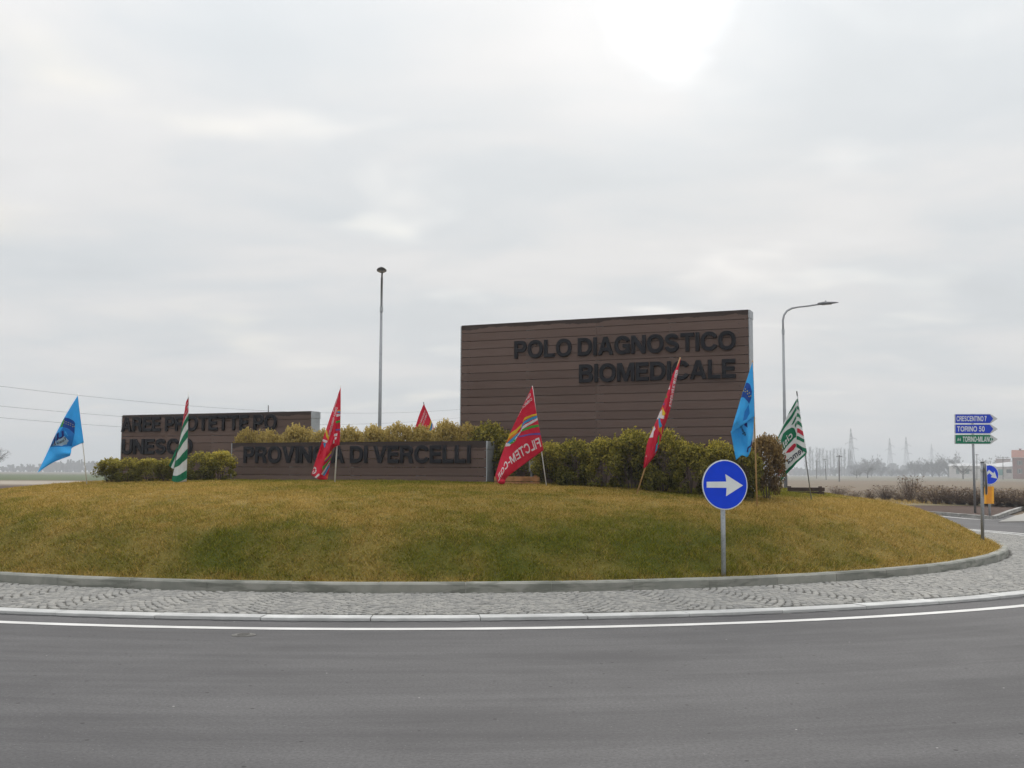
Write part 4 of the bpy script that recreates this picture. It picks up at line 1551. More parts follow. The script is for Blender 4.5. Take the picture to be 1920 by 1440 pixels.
c3.words("lettering", "G", [(178, 1262), (120, 1296)], [(160, 1182), (104, 1214)], "pwhite", cloth, GL)
c3.words("small_lettering", "FEDERAZIONE ITAL", [(474, 222), (398, 452)], [(446, 212), (372, 440)], "pwhite", cloth, GL)
c3.words("small_lettering", "CHIMICA TESSILE ENERGIA", [(458, 392), (346, 784)], [(432, 384), (322, 774)], "pwhite", cloth, GL)

# 4 red flag half hidden behind the golden bushes
root = flag_root("red flag tip rising behind the golden bushes", (794, 754), (830, 905), 24.5, MAT["dkpole"], 0.012)
c4 = Cloth([[(794.6, 757, 0), (804, 778, 0), (816, 808, 0), (826, 848, 0)],
            [(786, 778, .02), (796, 800, -.05), (806, 828, -.03), (812, 856, 0)],
            [(778, 803, .02), (784, 822, .03), (792, 842, -.04), (798, 866, 0)],
            [(770, 830, 0), (776, 846, -.03), (782, 860, .03), (786, 878, 0)]], 24.5, [(.02, 1.3, .9, 0)])
cloth = c4.sheet("cloth", CL["red"], root)
red_print(c4, cloth)

# 5 red flag with striped swirl beside the low wall
root = flag_root("red flag spread open with rainbow swirl and mirrored letters beside the low wall", (998, 723.5), (1025, 914), 18.9, MAT["pvc"], 0.009)
c5 = Cloth([[(998, 724, 0), (1007, 780, 0), (1019.4, 844, 0)],
            [(977, 768, -.03), (988, 820, .03), (1001, 857.5, .05)],
            [(957, 811, .03), (966, 851, -.05), (976, 875.5, .02)],
            [(940.5, 853, .02), (947, 877, -.06), (954, 892, -.02)],
            [(928.4, 892, 0), (934, 903, -.10), (944.5, 905, -.05)]], 18.9, [(.022, 1.7, .6, .2), (.012, 3.3, -.9, 1.3)])
cloth = c5.sheet("cloth", CL["red"], root)
c5.zoomed(910, 710, 6.855)
for tp_, bt_, m_ in (([(683, 446), (600, 462), (505, 500), (485, 540)], [(685, 464), (600, 486), (500, 530), (480, 560)], "pyellow"), ([(685, 467), (600, 494), (495, 548), (462, 610)], [(688, 496), (600, 532), (498, 578), (462, 640)], "pcyan"),
                     ([(690, 500), (600, 542), (490, 600), (440, 690), (355, 810)], [(692, 528), (600, 574), (480, 645), (440, 712), (365, 812)], "pwhite"), ([(692, 588), (600, 600), (490, 640), (452, 664)], [(706, 614), (600, 634), (480, 672), (446, 688)], "pgreen"),
                     ([(704, 694), (580, 704), (432, 738)], [(730, 724), (580, 724), (428, 756)], "pviolet"), ([(472, 575), (400, 648), (320, 700), (268, 756), (240, 826)], [(470, 610), (402, 690), (330, 738), (270, 800), (252, 826)], "pyellow"),
                     ([(402, 690), (332, 742), (262, 806)], [(432, 690), (350, 758), (276, 826)], "porange"), ([(440, 684), (350, 760), (276, 832)], [(446, 708), (380, 786), (312, 836)], "pcyan"),
                     ([(392, 768), (350, 800), (306, 838)], [(396, 790), (364, 822), (330, 842)], "pgreen"), ([(228, 834), (275, 824), (332, 844)], [(222, 862), (270, 872), (318, 866)], "pwhite"),
                     ([(214, 868), (240, 874)], [(208, 892), (226, 884)], "pcyan")):
    c5.stripe("stripe", tp_, bt_, m_, cloth)
c5.words("lettering", "FILCTEM-CGIL", [(722, 872), (565, 948), (440, 1026), (345, 1092), (272, 1156), (228, 1214), (170, 1326)], [(690, 756), (545, 818), (425, 890), (330, 985), (255, 1066), (205, 1170), (140, 1260)], "pwhite", cloth, GL)
c5.words("small_lettering", "FEDERAZ", [(584, 228), (540, 262), (484, 316)], [(578, 188), (530, 222), (474, 286)], "pwhite", cloth, GL)
c5.words("small_lettering", "CHIMICA TESS", [(604, 272), (500, 366), (404, 490)], [(592, 240), (485, 338), (396, 462)], "pwhite", cloth, GL)

bc = P(940.5, 903, 18.82)
mb = MB()
nb_ = 10
for j in range(nb_ + 1):
    for i in range(14):
        a1, b1_ = math.pi * j / nb_, 2 * math.pi * i / 14
        rr1 = .062 * (1 + .16 * math.sin(5 * b1_ + j) * math.sin(a1))
        mb.v.append((bc.x + rr1 * 1.1 * math.sin(a1) * math.cos(b1_), bc.y + rr1 * .8 * math.sin(a1) * math.sin(b1_), bc.z + rr1 * .75 * math.cos(a1)))
for j in range(nb_):
    for i in range(14):
        mb.f.append((j * 14 + i, j * 14 + (i + 1) % 14, (j + 1) * 14 + (i + 1) % 14, (j + 1) * 14 + i))
mb.build("bunched_corner", CL["red"], root, True)

# 6 leaning furled red flag
root = flag_root("furled red flag on a leaning wooden pole in front of the tall wall", (1275.5, 670), (1194.5, 925), 17.9, MAT["wood"], 0.013)
c6 = Cloth([[(1276.5, 671, -.02), (1271, 684, -.03), (1262, 700, -.02)],
            [(1268, 713, -.03), (1260, 722, -.09), (1249.5, 741, -.03)],
            [(1257, 766, -.03), (1246, 776, -.12), (1233, 783, -.04)],
            [(1244, 806, -.02), (1232, 815, -.12), (1214.5, 828, -.03)],
            [(1231, 848, -.02), (1220, 856, -.10), (1209.5, 854, -.02)],
            [(1211.5, 875.5, -.01), (1209, 877, -.03), (1206, 878, -.01)]], 17.9, [(.02, 2.2, 1.3, .3), (.012, 1.0, 2.6, 0)])
cloth = c6.sheet("cloth", CL["red"], root, 46, 20)
c6.zoomed(1180, 660, 5.333)
for pts, m_ in (([(270, 680), (308, 602), (330, 574), (330, 640), (300, 668)], "pwhite"), ([(308, 634), (350, 640), (345, 670), (308, 664)], "pwhite"), ([(336, 552), (357, 610), (346, 640), (327, 626)], "pyellow"),
                ([(203, 858), (224, 792), (250, 733), (264, 766), (246, 802), (236, 852)], "pwhite"), ([(294, 672), (312, 664), (326, 742), (304, 760)], "pcyan"), ([(288, 700), (304, 762), (320, 802), (298, 802)], "porange"),
                ([(308, 764), (326, 744), (322, 812), (312, 826)], "pyellow"), ([(284, 852), (300, 828), (296, 922), (280, 932)], "pgreen"), ([(264, 930), (286, 902), (281, 982), (250, 1018)], "pcyan"), ([(358, 458), (380, 428), (376, 456)], "pgreen"),
                ([(334, 528), (354, 504), (348, 532)], "pviolet"), ([(384, 372), (412, 328), (405, 377)], "pwhite"), ([(164, 1052), (176, 1026), (174, 1048)], "pwhite")):
    c6.poly("print", pts, m_, cloth)
c6.words("small_lettering", "FEDERAZIONE ITALIANA LAVORATORI", [(490, 190), (448, 360), (416, 552)], [(466, 186), (422, 360), (396, 545)], "pwhite", cloth, GL)

# 7 sky-blue flag on a wooden pole at the tall wall's end
root = flag_root("sky-blue flag folded over on a wooden pole at the right-hand end of the tall wall", (1411, 676), (1419, 933), 17.5, MAT["wood"], 0.013)
c7 = Cloth([[(1411, 678, -.03), (1413.5, 728, -.04), (1414.7, 781, -.03)],
            [(1402, 706, -.07), (1402.5, 748, -.10), (1401, 791, -.08)],
            [(1390, 744, -.06), (1387.5, 772, -.13), (1385, 802, -.10)],
            [(1378, 784, -.05), (1374, 798, -.09), (1370.3, 813, -.07)]], 17.5, [(.014, 1.2, 1.1, .6), (.006, 2.9, -1, .2)])
cloth = c7.sheet("cloth", CL["blue"], root)
c7b = Cloth([[(1414, 774, .02), (1412, 812, .0), (1407, 846, -.02)],
             [(1400, 785, .05), (1403, 825, -.05), (1401, 857, -.04)],
             [(1384, 796, .02), (1388, 830, .06), (1391, 854, .0)],
             [(1370, 809, -.03), (1374.5, 834, .02), (1380, 863, .0)]], 17.5, [(.018, 1.6, .5, .6)])
fold7 = c7b.sheet("cloth_fold", CL["blue"], root, 24, 20)
c7b.zoomed(1350, 670, 5.337)
c7.zoomed(1350, 670, 5.337)
c7.poly("dark_band", [(262, 255), (300, 275), (318, 340), (312, 410), (290, 466), (265, 430), (214, 402), (236, 330)], "pmid", cloth, .004)
c7.poly("shield", [(284, 472), (296, 560), (262, 620), (230, 636), (246, 540)], "pshield", cloth, .004)
for sx_, sy_ in ((255, 318), (234, 335), (252, 345), (273, 338), (292, 355), (275, 366), (306, 386), (287, 392)):
    c7.poly("star", [(sx_ + 6 * math.cos(q * 1.2566), sy_ + 7 * math.sin(q * 1.2566)) for q in range(5)], "pstar", cloth, .0065)
c7b.words("small_lettering", "Energia", [(203, 692), (228, 752), (254, 788)], [(222, 676), (250, 732), (272, 770)], "pblack", fold7)
c7b.poly("navy_print", [(236, 664), (270, 654), (276, 704), (252, 688)], "pnavy", fold7)
c7b.stripe("navy_print", [(316, 828), (302, 880), (276, 900), (268, 946)], [(326, 836), (312, 890), (288, 906), (280, 950)], "pnavy", fold7)

# 8 white and green flag on the right
root = flag_root("white and green striped flag with lettering beyond the bronze bush", (1494, 735), (1519.5, 923), 19.4, MAT["galv_dull"], 0.010, tipmat=MAT["dkpole"])
c8 = Cloth([[(1494.8, 743.5, 0), (1503, 795, 0), (1513.6, 850.5, 0)],
            [(1493.4, 748, -.12), (1493.6, 792, -.14), (1496, 866, -.08)],
            [(1478, 776, -.02), (1482, 822, -.05), (1486, 878, -.02)],
            [(1463, 808, .05), (1467, 850, .02), (1473, 892, .05)],
            [(1449, 838, .0), (1455, 873, -.06), (1465, 914, -.05)]], 19.4, [(.012, 2.0, .7, .2)])
cloth = c8.sheet("cloth", CL["white"], root)
c8.zoomed(1440, 720, 6.857)
for pts, m_ in (([(370, 195), (398, 205), (403, 250), (371, 236)], "green"), ([(370, 288), (412, 304), (419, 350), (370, 332)], "green"), ([(370, 380), (428, 402), (437, 452), (370, 426)], "green"),
                ([(372, 478), (446, 505), (453, 559), (372, 522)], "green"), ([(372, 572), (460, 606), (472, 666), (372, 626)], "crimson"), ([(368, 670), (467, 712), (461, 753), (368, 716)], "green"),
                ([(365, 765), (494, 826), (502, 884), (430, 852), (367, 812)], "green"), ([(366, 480), (344, 532), (350, 566), (369, 522)], "green"),
                ([(142, 718), (110, 768), (78, 832), (96, 838), (132, 776)], "green"), ([(162, 823), (120, 858), (80, 900), (128, 906), (174, 852)], "green"), ([(192, 903), (100, 1000), (92, 1052), (192, 962)], "green"),
                ([(238, 930), (205, 948), (203, 1002), (226, 962)], "crimson"), ([(201, 1030), (82, 1138), (58, 1202), (197, 1092)], "crimson"), ([(206, 1150), (104, 1240), (110, 1278), (206, 1197)], "green"),
                ([(213, 1258), (150, 1320), (184, 1342), (216, 1312)], "green"),
                ([(300, 560), (340, 575), (365, 640), (362, 686), (300, 740), (240, 800), (206, 852), (172, 795), (165, 722), (195, 640), (250, 590)], "green"),
                ([(228, 892), (260, 840), (310, 786), (355, 768), (363, 800), (330, 845), (280, 880)], "crimson")):
    c8.poly("print", pts, m_, cloth, .004)
for tp_, bt_ in (([(365, 198), (330, 262), (258, 392)], [(365, 236), (322, 322), (262, 394)]), ([(365, 288), (300, 400), (220, 500), (150, 638), (80, 790)], [(365, 342), (310, 442), (232, 542), (157, 652), (86, 800)]),
                 ([(365, 398), (330, 468), (303, 524)], [(364, 446), (336, 504), (310, 526)]), ([(492, 868), (350, 1000), (214, 1130)], [(494, 930), (350, 1062), (214, 1192)])):
    c8.stripe("green_stripe", tp_, bt_, "green", cloth, off=.004)
c8.words("lettering", "cisl", [(326, 676), (270, 730), (210, 822)], [(290, 596), (240, 652), (190, 752)], "pwhite", cloth)
c8.words("lettering", "femca", [(452, 872), (390, 925), (320, 978), (262, 1030)], [(424, 796), (350, 858), (285, 915), (222, 972)], "pblack", cloth)

# 9 tip of a flag pole behind the left wall
root = flag_root("tip of a dark flag pole just showing over the left sign wall", (503, 760), (505, 905), 25.2, MAT["dkpole"], 0.014)
c9 = Cloth([[(503.4, 768, .02), (504.5, 850, .02)], [(501, 778, .05), (500, 862, .05)], [(499, 800, .02), (497, 880, .03)]], 25.2, [(.02, 1, 1, 0)])
c9.sheet("cloth", CL["green"], root, 10, 14)

# ------------------------------------------------------------------ round blue arrow sign in the grass
def disc_pts(c, ax, ay, r, n=48):
    return [c + ax * (r * math.cos(2 * math.pi * i / n)) + ay * (r * math.sin(2 * math.pi * i / n)) for i in range(n)]


def round_sign(label, c, rad, face_az, base, arrow, group, post_r=0.03, post_off=0.05, post_top=0.0):
    """c: centre of the disc; face_az: turn of the face about the vertical (0 = towards -Y)"""
    nx = Vector((math.sin(face_az), -math.cos(face_az), 0))
    ax = Vector((math.cos(face_az), math.sin(face_az), 0))
    root = empty("road_sign", base, label, "road sign", group)
    mb = MB(); mb.prism(disc_pts(c - nx * .006, ax, UP, rad), nx * -0.022); p = mb.build("sign_back", MAT["signback"], root)
    mb = MB(); mb.prism(disc_pts(c, ax, UP, rad), nx * -0.006); mb.build("white_rim", MAT["white"], root)
    mb = MB(); mb.prism(disc_pts(c + nx * .003, ax, UP, rad * 0.957), nx * -0.003); mb.build("blue_face", MAT["blue"], root)
    if arrow:
        mb = MB()
        mb.prism([c + nx * .006 + ax * (x * rad) + UP * (y * rad) for x, y in arrow], nx * -0.003)
        mb.build("arrow", MAT["white"], root)
    mb = MB()
    pb = Vector((base[0], base[1], base[2] - .25))
    pt = c - nx * (post_off + .02) + UP * (rad + post_top)
    pb2 = Vector((pt.x, pt.y, pb.z))
    mb.tube([pb2, pt], post_r, 14)
    mb.build("post", MAT["galv"], root, True)
    for dz_ in (-.5, .5):
        mb = MB()
        mb.box(c - nx * (post_off * .6) + UP * (dz_ * rad), (post_r * 3.2, post_off * 1.0, 0.035), (ax, nx, UP))
        mb.build("bracket", MAT["galv_dull"], root)
    return root


Ys = 14.22
cc = P(1359.5, 909, Ys)
zg_ = float(mz(cc.x + .02, cc.y + .07))
arrow = [(-.83, .125), (.05, .135), (.01, .43), (.80, -.02), (.03, -.45), (.06, -.115), (-.83, -.11)]
arrow = [(x * .985, y - .005) for x, y in arrow]
round_sign("round blue sign with a straight white arrow standing on the grass", cc, 0.331, R(16), (cc.x + .02, cc.y + .07, zg_), [(x * 1.0, y) for x, y in arrow], "round blue arrow signs", 0.031)

# post with an edge-on sign at the right-hand end of the mound
Yp = 20.6
ct = P(1841.5, 868, Yp)
cb = P(1841.5, 1010, Yp)
root = empty("road_sign", (cb.x, cb.y, float(mz(cb.x, cb.y))), "grey post with its round sign seen edge-on at the right end of the mound", "road sign", "round blue arrow signs")
mb = MB(); mb.tube([(cb.x, cb.y, -.05), (ct.x, ct.y, ct.z)], 0.033, 14); mb.build("post", MAT["galv_dull"], root, True)
mb = MB(); mb.tube([(ct.x, ct.y, ct.z), (ct.x, ct.y, ct.z + .02)], 0.036, 14); mb.build("post_cap", MAT["signback"], root)
ce = P(1846.8, 898, Yp)
axd = Vector((ct.x, ct.y, 0)).normalized()
azn = Vector((axd.y, -axd.x, 0))
azn = (azn + axd * 0.04).normalized()
axd2 = Vector((-azn.y, azn.x, 0))
mb = MB(); mb.prism(disc_pts(Vector((ce.x, ce.y, ce.z)), axd2, UP, 0.30), azn * 0.02); mb.build("sign_back", MAT["signback"], root)
mb = MB(); mb.prism(disc_pts(Vector((ce.x, ce.y, ce.z)) + azn * .021, axd2, UP, 0.305), azn * 0.006); mb.build("white_rim", MAT["greyw"], root)
mb = MB(); mb.prism(disc_pts(Vector((ce.x, ce.y, ce.z)) + azn * .028, axd2, UP, 0.288), azn * 0.003); mb.build("blue_face", MAT["blue"], root)
for dz_ in (-.15, .15):
    mb = MB(); mb.tube([(ct.x, ct.y, ce.z + dz_), (ct.x, ct.y, ce.z + dz_ + .035)], 0.040, 12); mb.build("bracket", MAT["galv"], root)

# ------------------------------------------------------------------ far verge: planting bed, kerb, signs, shrubs
Zb = 0.10
edge_px = [(1640, 958), (1700, 962), (1768, 966.5), (1820, 971), (1850, 973.5), (1868, 973.5), (1884, 968), (1905, 960), (1960, 944), (2060, 930)]
edge = [G(x, y, 0.0) for x, y in edge_px]
edge = [Vector((p.x, p.y, 0)) for p in edge]
# smooth the kerb line
kl = []
for i in range(len(edge) - 1):
    for t_ in (0, .25, .5, .75):
        g = lambda k_: np.array(edge[min(max(k_, 0), len(edge) - 1)])
        kl.append(Vector(cr1(g(i - 1), g(i), g(i + 1), g(i + 2), t_)))
kl.append(edge[-1])
pbed = [(p.x, p.y) for p in kl] + [(55, 66), (20, 62), (8, 58)]
o = sheet("planting_bed", pbed, Zb - 0.02, MAT["mulch"])
sheet("grass_verge", [(2, 50.5), (22, 49.0), (60, 66), (130, 84), (120, 100), (0, 72)], Zb - 0.005, MAT["straw"])
sheet("field_edge", [(-1, 66), (25, 68), (130, 96), (260, 236), (8, 248)], Zb - 0.03, MAT["ground"])
kb = MB()
for i in range(len(kl) - 1):
    pass
kparent = MB()
vs_ = []
for i, p in enumerate(kl):
    q = kl[min(i + 1, len(kl) - 1)]; r0 = kl[max(i - 1, 0)]
    t_ = (q - r0).normalized(); n_v = Vector((-t_.y, t_.x, 0))
    vs_ += [p + n_v * 0.02 + UP * .085, p + n_v * 0.14 + UP * .085]
kparent.add(vs_, [(2 * i, 2 * i + 2, 2 * i + 3, 2 * i + 1) for i in range(len(kl) - 1)])
fk = kparent.build("verge_kerb", MAT["mortar"])
tag(fk, kind="structure")
acc = 0
for i in range(len(kl) - 1):
    p, q = kl[i], kl[i + 1]
    L = (q - p).length
    t_ = (q - p).normalized(); n_v = Vector((-t_.y, t_.x, 0))
    nseg_ = max(1, round(L / 1.0))
    for s_ in range(nseg_):
        mb = MB()
        mb.box(p + t_ * (L * (s_ + .5) / nseg_) + n_v * 0.08 + UP * 0.05, (L / nseg_ - 0.012, 0.145, 0.13), (t_, n_v, UP))
        mb.build("kerb_stone", MAT["farkerb"], fk)
# edge line along the verge and pale island at the frame's edge
mb = MB()
vs_ = []
for i, p in enumerate(kl):
    q = kl[min(i + 1, len(kl) - 1)]; r0 = kl[max(i - 1, 0)]
    t_ = (q - r0).normalized(); n_v = Vector((-t_.y, t_.x, 0))
    vs_ += [p - n_v * 0.42 + UP * .005, p - n_v * 0.56 + UP * .005]
mb.add(vs_, [(2 * i, 2 * i + 1, 2 * i + 3, 2 * i + 2) for i in range(len(kl) - 1)])
tag(mb.build("verge_line", MAT["paint"]), kind="structure")
isl = [G(1872, 980, 0), G(1905, 968, 0), G(1990, 950, 0), G(2040, 955, 0), G(1960, 978, 0)]
mb = MB(); mb.prism([Vector((p.x, p.y, .035)) for p in isl], (0, 0, -.06)); tag(mb.build("splitter_island", MAT["cobble"]), kind="structure")

# direction sign post
def gbase(px, py, z):
    p = G(px, py, z)
    return Vector((p.x, p.y, z))


b0 = gbase(1828.5, 961, Zb)
Yd = b0.y
root = empty("direction_sign", b0, "post with three arrow boards, CRESCENTINO 7 on top", "road sign")
topz = P(1826, 776, Yd).z
mb = MB(); mb.tube([b0 - UP * .3, Vector((b0.x, b0.y, topz))], 0.045, 12); mb.build("post", MAT["galv_dull"], root, True)
Yb_ = Yd - 0.07
for k_, (yt, yb, txt, tx0, tx1, mat, pre) in enumerate([(776, 794.2, "CRESCENTINO 7", 1793.5, 1849.5, "navy", None), (795.2, 813.4, "TORINO 50", 1794.5, 1846, "navy", None), (814.4, 832.8, "TORINO-MILANO", 1805, 1859.5, "gsign", "A4")]):
    xl, xr, xs = 1790.0, 1871.0, 1857.0
    A = lambda x, y: P(x, y, Yb_)
    poly = [A(xl, yt + .4), A(xl, yb - .4), A(xs, yb), A(xr, (yt + yb) / 2), A(xs, yt)]
    fy = Vector((0, -1, 0))
    mb = MB(); mb.prism([p - fy * .0 for p in poly], (0, .03, 0)); pn = mb.build("arrow_board", MAT["greyw"], root)
    if k_ == 2:
        pn["label"] = "green arrow board reading A4 TORINO-MILANO"
    xe, xk = 1862.3, 1856.0
    ins = 1.1
    mb = MB(); mb.prism([A(xl + 1.6, yt + ins) + fy * .006, A(xl + 1.6, yb - ins) + fy * .006, A(xk, yb - ins) + fy * .006, A(xe, (yt + yb) / 2) + fy * .006, A(xk, yt + ins) + fy * .006], (0, .005, 0))
    mb.build("colour_field", MAT[mat], pn)

    def sign_text(t_, x0, x1, ya, yb2):
        vs2, fs2, wdt = flat_text(t_, GL)
        pts = [A(x0 + (x1 - x0) * x / wdt, yb2 + (ya - yb2) * y) + fy * .010 for x, y in vs2]
        mbt = MB(); mbt.add(pts, [f[::-1] for f in fs2]); mbt.build("lettering", MAT["white"], pn)
    sign_text(txt, tx0, tx1, yt + 4.2, yb - 4.4)
    if pre:
        sign_text(pre, 1794.8, 1801.5, yt + 6.6, yb - 6.0)
for yy in (785, 804, 823):
    mb = MB(); c = P(1827, yy, Yd); mb.box((c.x, c.y - .01, c.z), (.16, .10, .05)); mb.build("clamp", MAT["galv_dull"], root)

# round sign with a turning arrow and a yellow marker below it
b1 = gbase(1854, 966.5, Zb)
cs_ = P(1855.5, 890, b1.y - .08)
tarr = [(-.62, -.10), (-.35, .10), (-.02, .52), (.42, .18), (.50, .38), (.80, -.34), (.10, -.22), (.24, -.08), (.02, .16), (-.22, -.06), (-.10, -.20), (-.62, -.40)]
rs_ = round_sign("round blue sign with a bent white arrow above a yellow marker on the far verge", cs_, 0.335, R(8), (b1.x, b1.y, Zb), None, "round blue arrow signs", 0.038)
nx = Vector((math.sin(R(8)), -math.cos(R(8)), 0)); ax = Vector((math.cos(R(8)), math.sin(R(8)), 0))
Q = lambda x, y: cs_ + nx * .006 + ax * (x * .335) + UP * (y * .335)
mb = MB()
mb.prism([Q(-.56, -.02), Q(-.05, .50), Q(.42, .14), Q(.55, .36), Q(.82, -.40), Q(.12, -.26), Q(.25, -.08), Q(-.03, .17), Q(-.22, .0), Q(-.40, -.18), Q(-.62, -.22)], nx * -.003)
mb.build("arrow", MAT["white"], rs_)
for xl, xr, mt, nm in ((1845.5, 1850.0, "yellow", "marker_panel"), (1850.0, 1859.0, "amber", "marker_centre"), (1859.0, 1863.5, "yellow", "marker_panel")):
    Ym = b1.y - .09
    f_ = 0 if nm == "marker_centre" else 0.006
    p4 = [P(xl - .3, 912, Ym), P(xl - .3 - (1 if xl < 1850 else 0), 944.5, Ym), P(xr + .3, 944.5, Ym), P(xr + .3, 912, Ym)]
    mb = MB(); mb.prism([p + Vector((0, f_, 0)) for p in p4], (0, .05, 0)); mb.build(nm, MAT[mt], rs_)

# bare shrubs along the verge
def shrub_mesh(seed, ntw=230, nlf=360):
    g = np.random.default_rng(seed)
    vs_l, at_l = [], []
    for _ in range(ntw):
        a = g.random() * 6.28
        lean = g.random() ** .7 * .62
        h = 0.45 + .55 * g.random()
        b_ = np.array([math.cos(a) * .06, math.sin(a) * .06, -.03])
        t_ = np.array([math.cos(a) * lean, math.sin(a) * lean, h]) + g.normal(size=3) * .05
        st_ = g.random() * .55
        p0 = b_ + (t_ - b_) * st_ * (g.random() < .6)
        p1 = t_ + g.normal(size=3) * .04
        wv = np.array([-math.sin(a), math.cos(a), 0]) * (.010 if st_ < .2 else .006)
        vs_l += [p0 - wv, p0 + wv, p1]
        at_l += [.15 + .3 * g.random()] * 3
    nt = len(vs_l) // 3
    for _ in range(nlf):
        a = g.random() * 6.28
        rr = g.random() ** .6 * .55
        p = np.array([math.cos(a) * rr, math.sin(a) * rr, .15 + .8 * g.random() ** .9])
        d1 = g.normal(size=3) * .026; d2 = g.normal(size=3) * .022
        vs_l += [p - d1, p + d1, p + d2]
        at_l += [.2 + .8 * g.random()] * 3
    V_ = np.array(vs_l)
    return np_mesh("twigs", V_, np.arange(len(V_)).reshape(-1, 3), MAT["shrub"], {"rnd": at_l})


shm = [shrub_mesh(60 + i) for i in range(4)]
shl = [(1572, 930, 1.0, 66, 906), (1600, 930, .9, 60, 917), (1632, 934, .95, 60, 915), (1660, 938, 1.0, 58, 904), (1686, 939, .9, 57, 916), (1706, 938, 1.1, 56, 890),
       (1730, 942, 1.0, 54, 905), (1755, 944, 1.2, 52, 903), (1778, 945, 1.1, 52, 908), (1800, 946, 1.3, 51, 907), (1824, 947, 1.2, 50, 910), (1846, 948, 1.2, 50, 908), (1870, 949, 1.3, 49, 912), (1892, 949, 1.3, 49, 909), (1915, 950, 1.3, 48, 912), (1938, 951, 1.3, 47, 910)]
for q, (px, py, wm, Y, yt) in enumerate(shl):
    c = P(px, 900, Y)
    h = (P(px, yt, Y).z - Zb) * (.88 if px != 1706 else 1)
    o = empty("shrub", (c.x, c.y, Zb), "leafless brown shrub in the verge hedge, number %d along it from the left" % (q + 1), "shrub", "bare shrubs along the far verge")
    o["label"] = "leafless brown shrub on the far verge, %s from the mound's edge" % (ORD[q] if q < 12 else ["thirteenth", "fourteenth", "fifteenth", "sixteenth"][q - 12])
    wdt = wm * 1.75
    link_obj("twigs", shm[q % 4], o, (0, 0, 0), q * 1.7, (wdt * (1.0 if q != 5 else .6), wdt, h))
    link_obj("stems", stm[q % 3], o, (0, 0, 0), q * 1.1, (wdt * 1.1, wdt * 1.1, h * 1.05))

# dry grass tufts under the shrubs
ng = 22000
gx = rng.uniform(6, 60, ng); gy = 49.5 + (gx - 8) * .40 + rng.uniform(-3.2, 8, ng)
gh = rng.uniform(.05, .22, ng)
tt_ = rng.random(ng) * 6.28
gv_ = np.zeros((ng, 3, 3))
gv_[:, 0] = np.stack([gx - np.cos(tt_) * .012, gy - np.sin(tt_) * .012, np.full(ng, Zb - .02)], -1)
gv_[:, 1] = np.stack([gx + np.cos(tt_) * .012, gy + np.sin(tt_) * .012, np.full(ng, Zb - .02)], -1)
gv_[:, 2] = np.stack([gx + rng.normal(0, .05, ng), gy + rng.normal(0, .05, ng), Zb + gh], -1)
me = np_mesh("dry_grass", gv_.reshape(-1, 3), np.arange(ng * 3).reshape(-1, 3), MAT["grass"], {"dry": np.ones(ng * 3), "rnd": np.repeat(rng.random(ng), 3)})
tag(link_obj("dry_grass", me), "straw-coloured dry grass under the shrubs on the far verge", "grass", kind="stuff")

# ------------------------------------------------------------------ street lamps
def lamp(label, base, zt, path, head_c, head_ax, head_w, rad0=0.085, rad1=0.045):
    root = empty("street_lamp", base, label, "street lamp", "street lamps around the roundabout")
    mb = MB()
    mb.tube([Vector(base) - UP * .3, Vector((base[0], base[1], zt))], [rad0, rad1 * 1.15], 14)
    mb.build("pole", MAT["galv_dull"], root, True)
    mb = MB(); mb.tube([(base[0], base[1], zt - .10), (base[0], base[1], zt + .10)], rad1 * 1.45, 14); mb.build("collar", MAT["galv"], root)
    mb = MB(); mb.tube(path, [rad1] * (len(path) - 3) + [rad1 * .8] * 3, 12); mb.build("arm", MAT["galv_dull"], root, True)
    # lamp head: flattened tapering body along head_ax
    hx = Vector(head_ax).normalized()
    hy = Vector((-hx.y, hx.x, 0)).normalized()
    hz = hx.cross(hy)
    mb = MB()
    prof = [(-.12, .05, .045), (-.05, .11, .075), (.15, head_w, .095), (.42, head_w, .075), (.70, head_w * .7, .045), (.86, head_w * .28, .02)]
    nseg_ = 14
    vs_ = []
    for s_, wy, wz in prof:
        for q in range(nseg_):
            a = 2 * math.pi * q / nseg_
            zz = math.sin(a) * wz
            if zz < 0: zz *= .55
            vs_.append(Vector(head_c) + hx * s_ + hy * (math.cos(a) * wy) + hz * zz)
    fs_ = [(i * nseg_ + q, i * nseg_ + (q + 1) % nseg_, (i + 1) * nseg_ + (q + 1) % nseg_, (i + 1) * nseg_ + q) for i in range(len(prof) - 1) for q in range(nseg_)]
    fs_ += [tuple(reversed(range(nseg_))), tuple(range((len(prof) - 1) * nseg_, len(prof) * nseg_))]
    mb.add(vs_, fs_)
    hd = mb.build("lamp_head", MAT["lamp"], root, True)
    mb = MB()
    mb.box(Vector(head_c) + hx * .33 - hz * .052, (.42, head_w * 1.2, .012), (hx, hy, hz))
    mb.build("lens", MAT["lens"], hd)
    mb = MB(); mb.tube([Vector(head_c) + hx * .28 + hz * .085, Vector(head_c) + hx * .28 + hz * .13], .03, 8); mb.build("sensor", MAT["lamp"], hd)
    return root


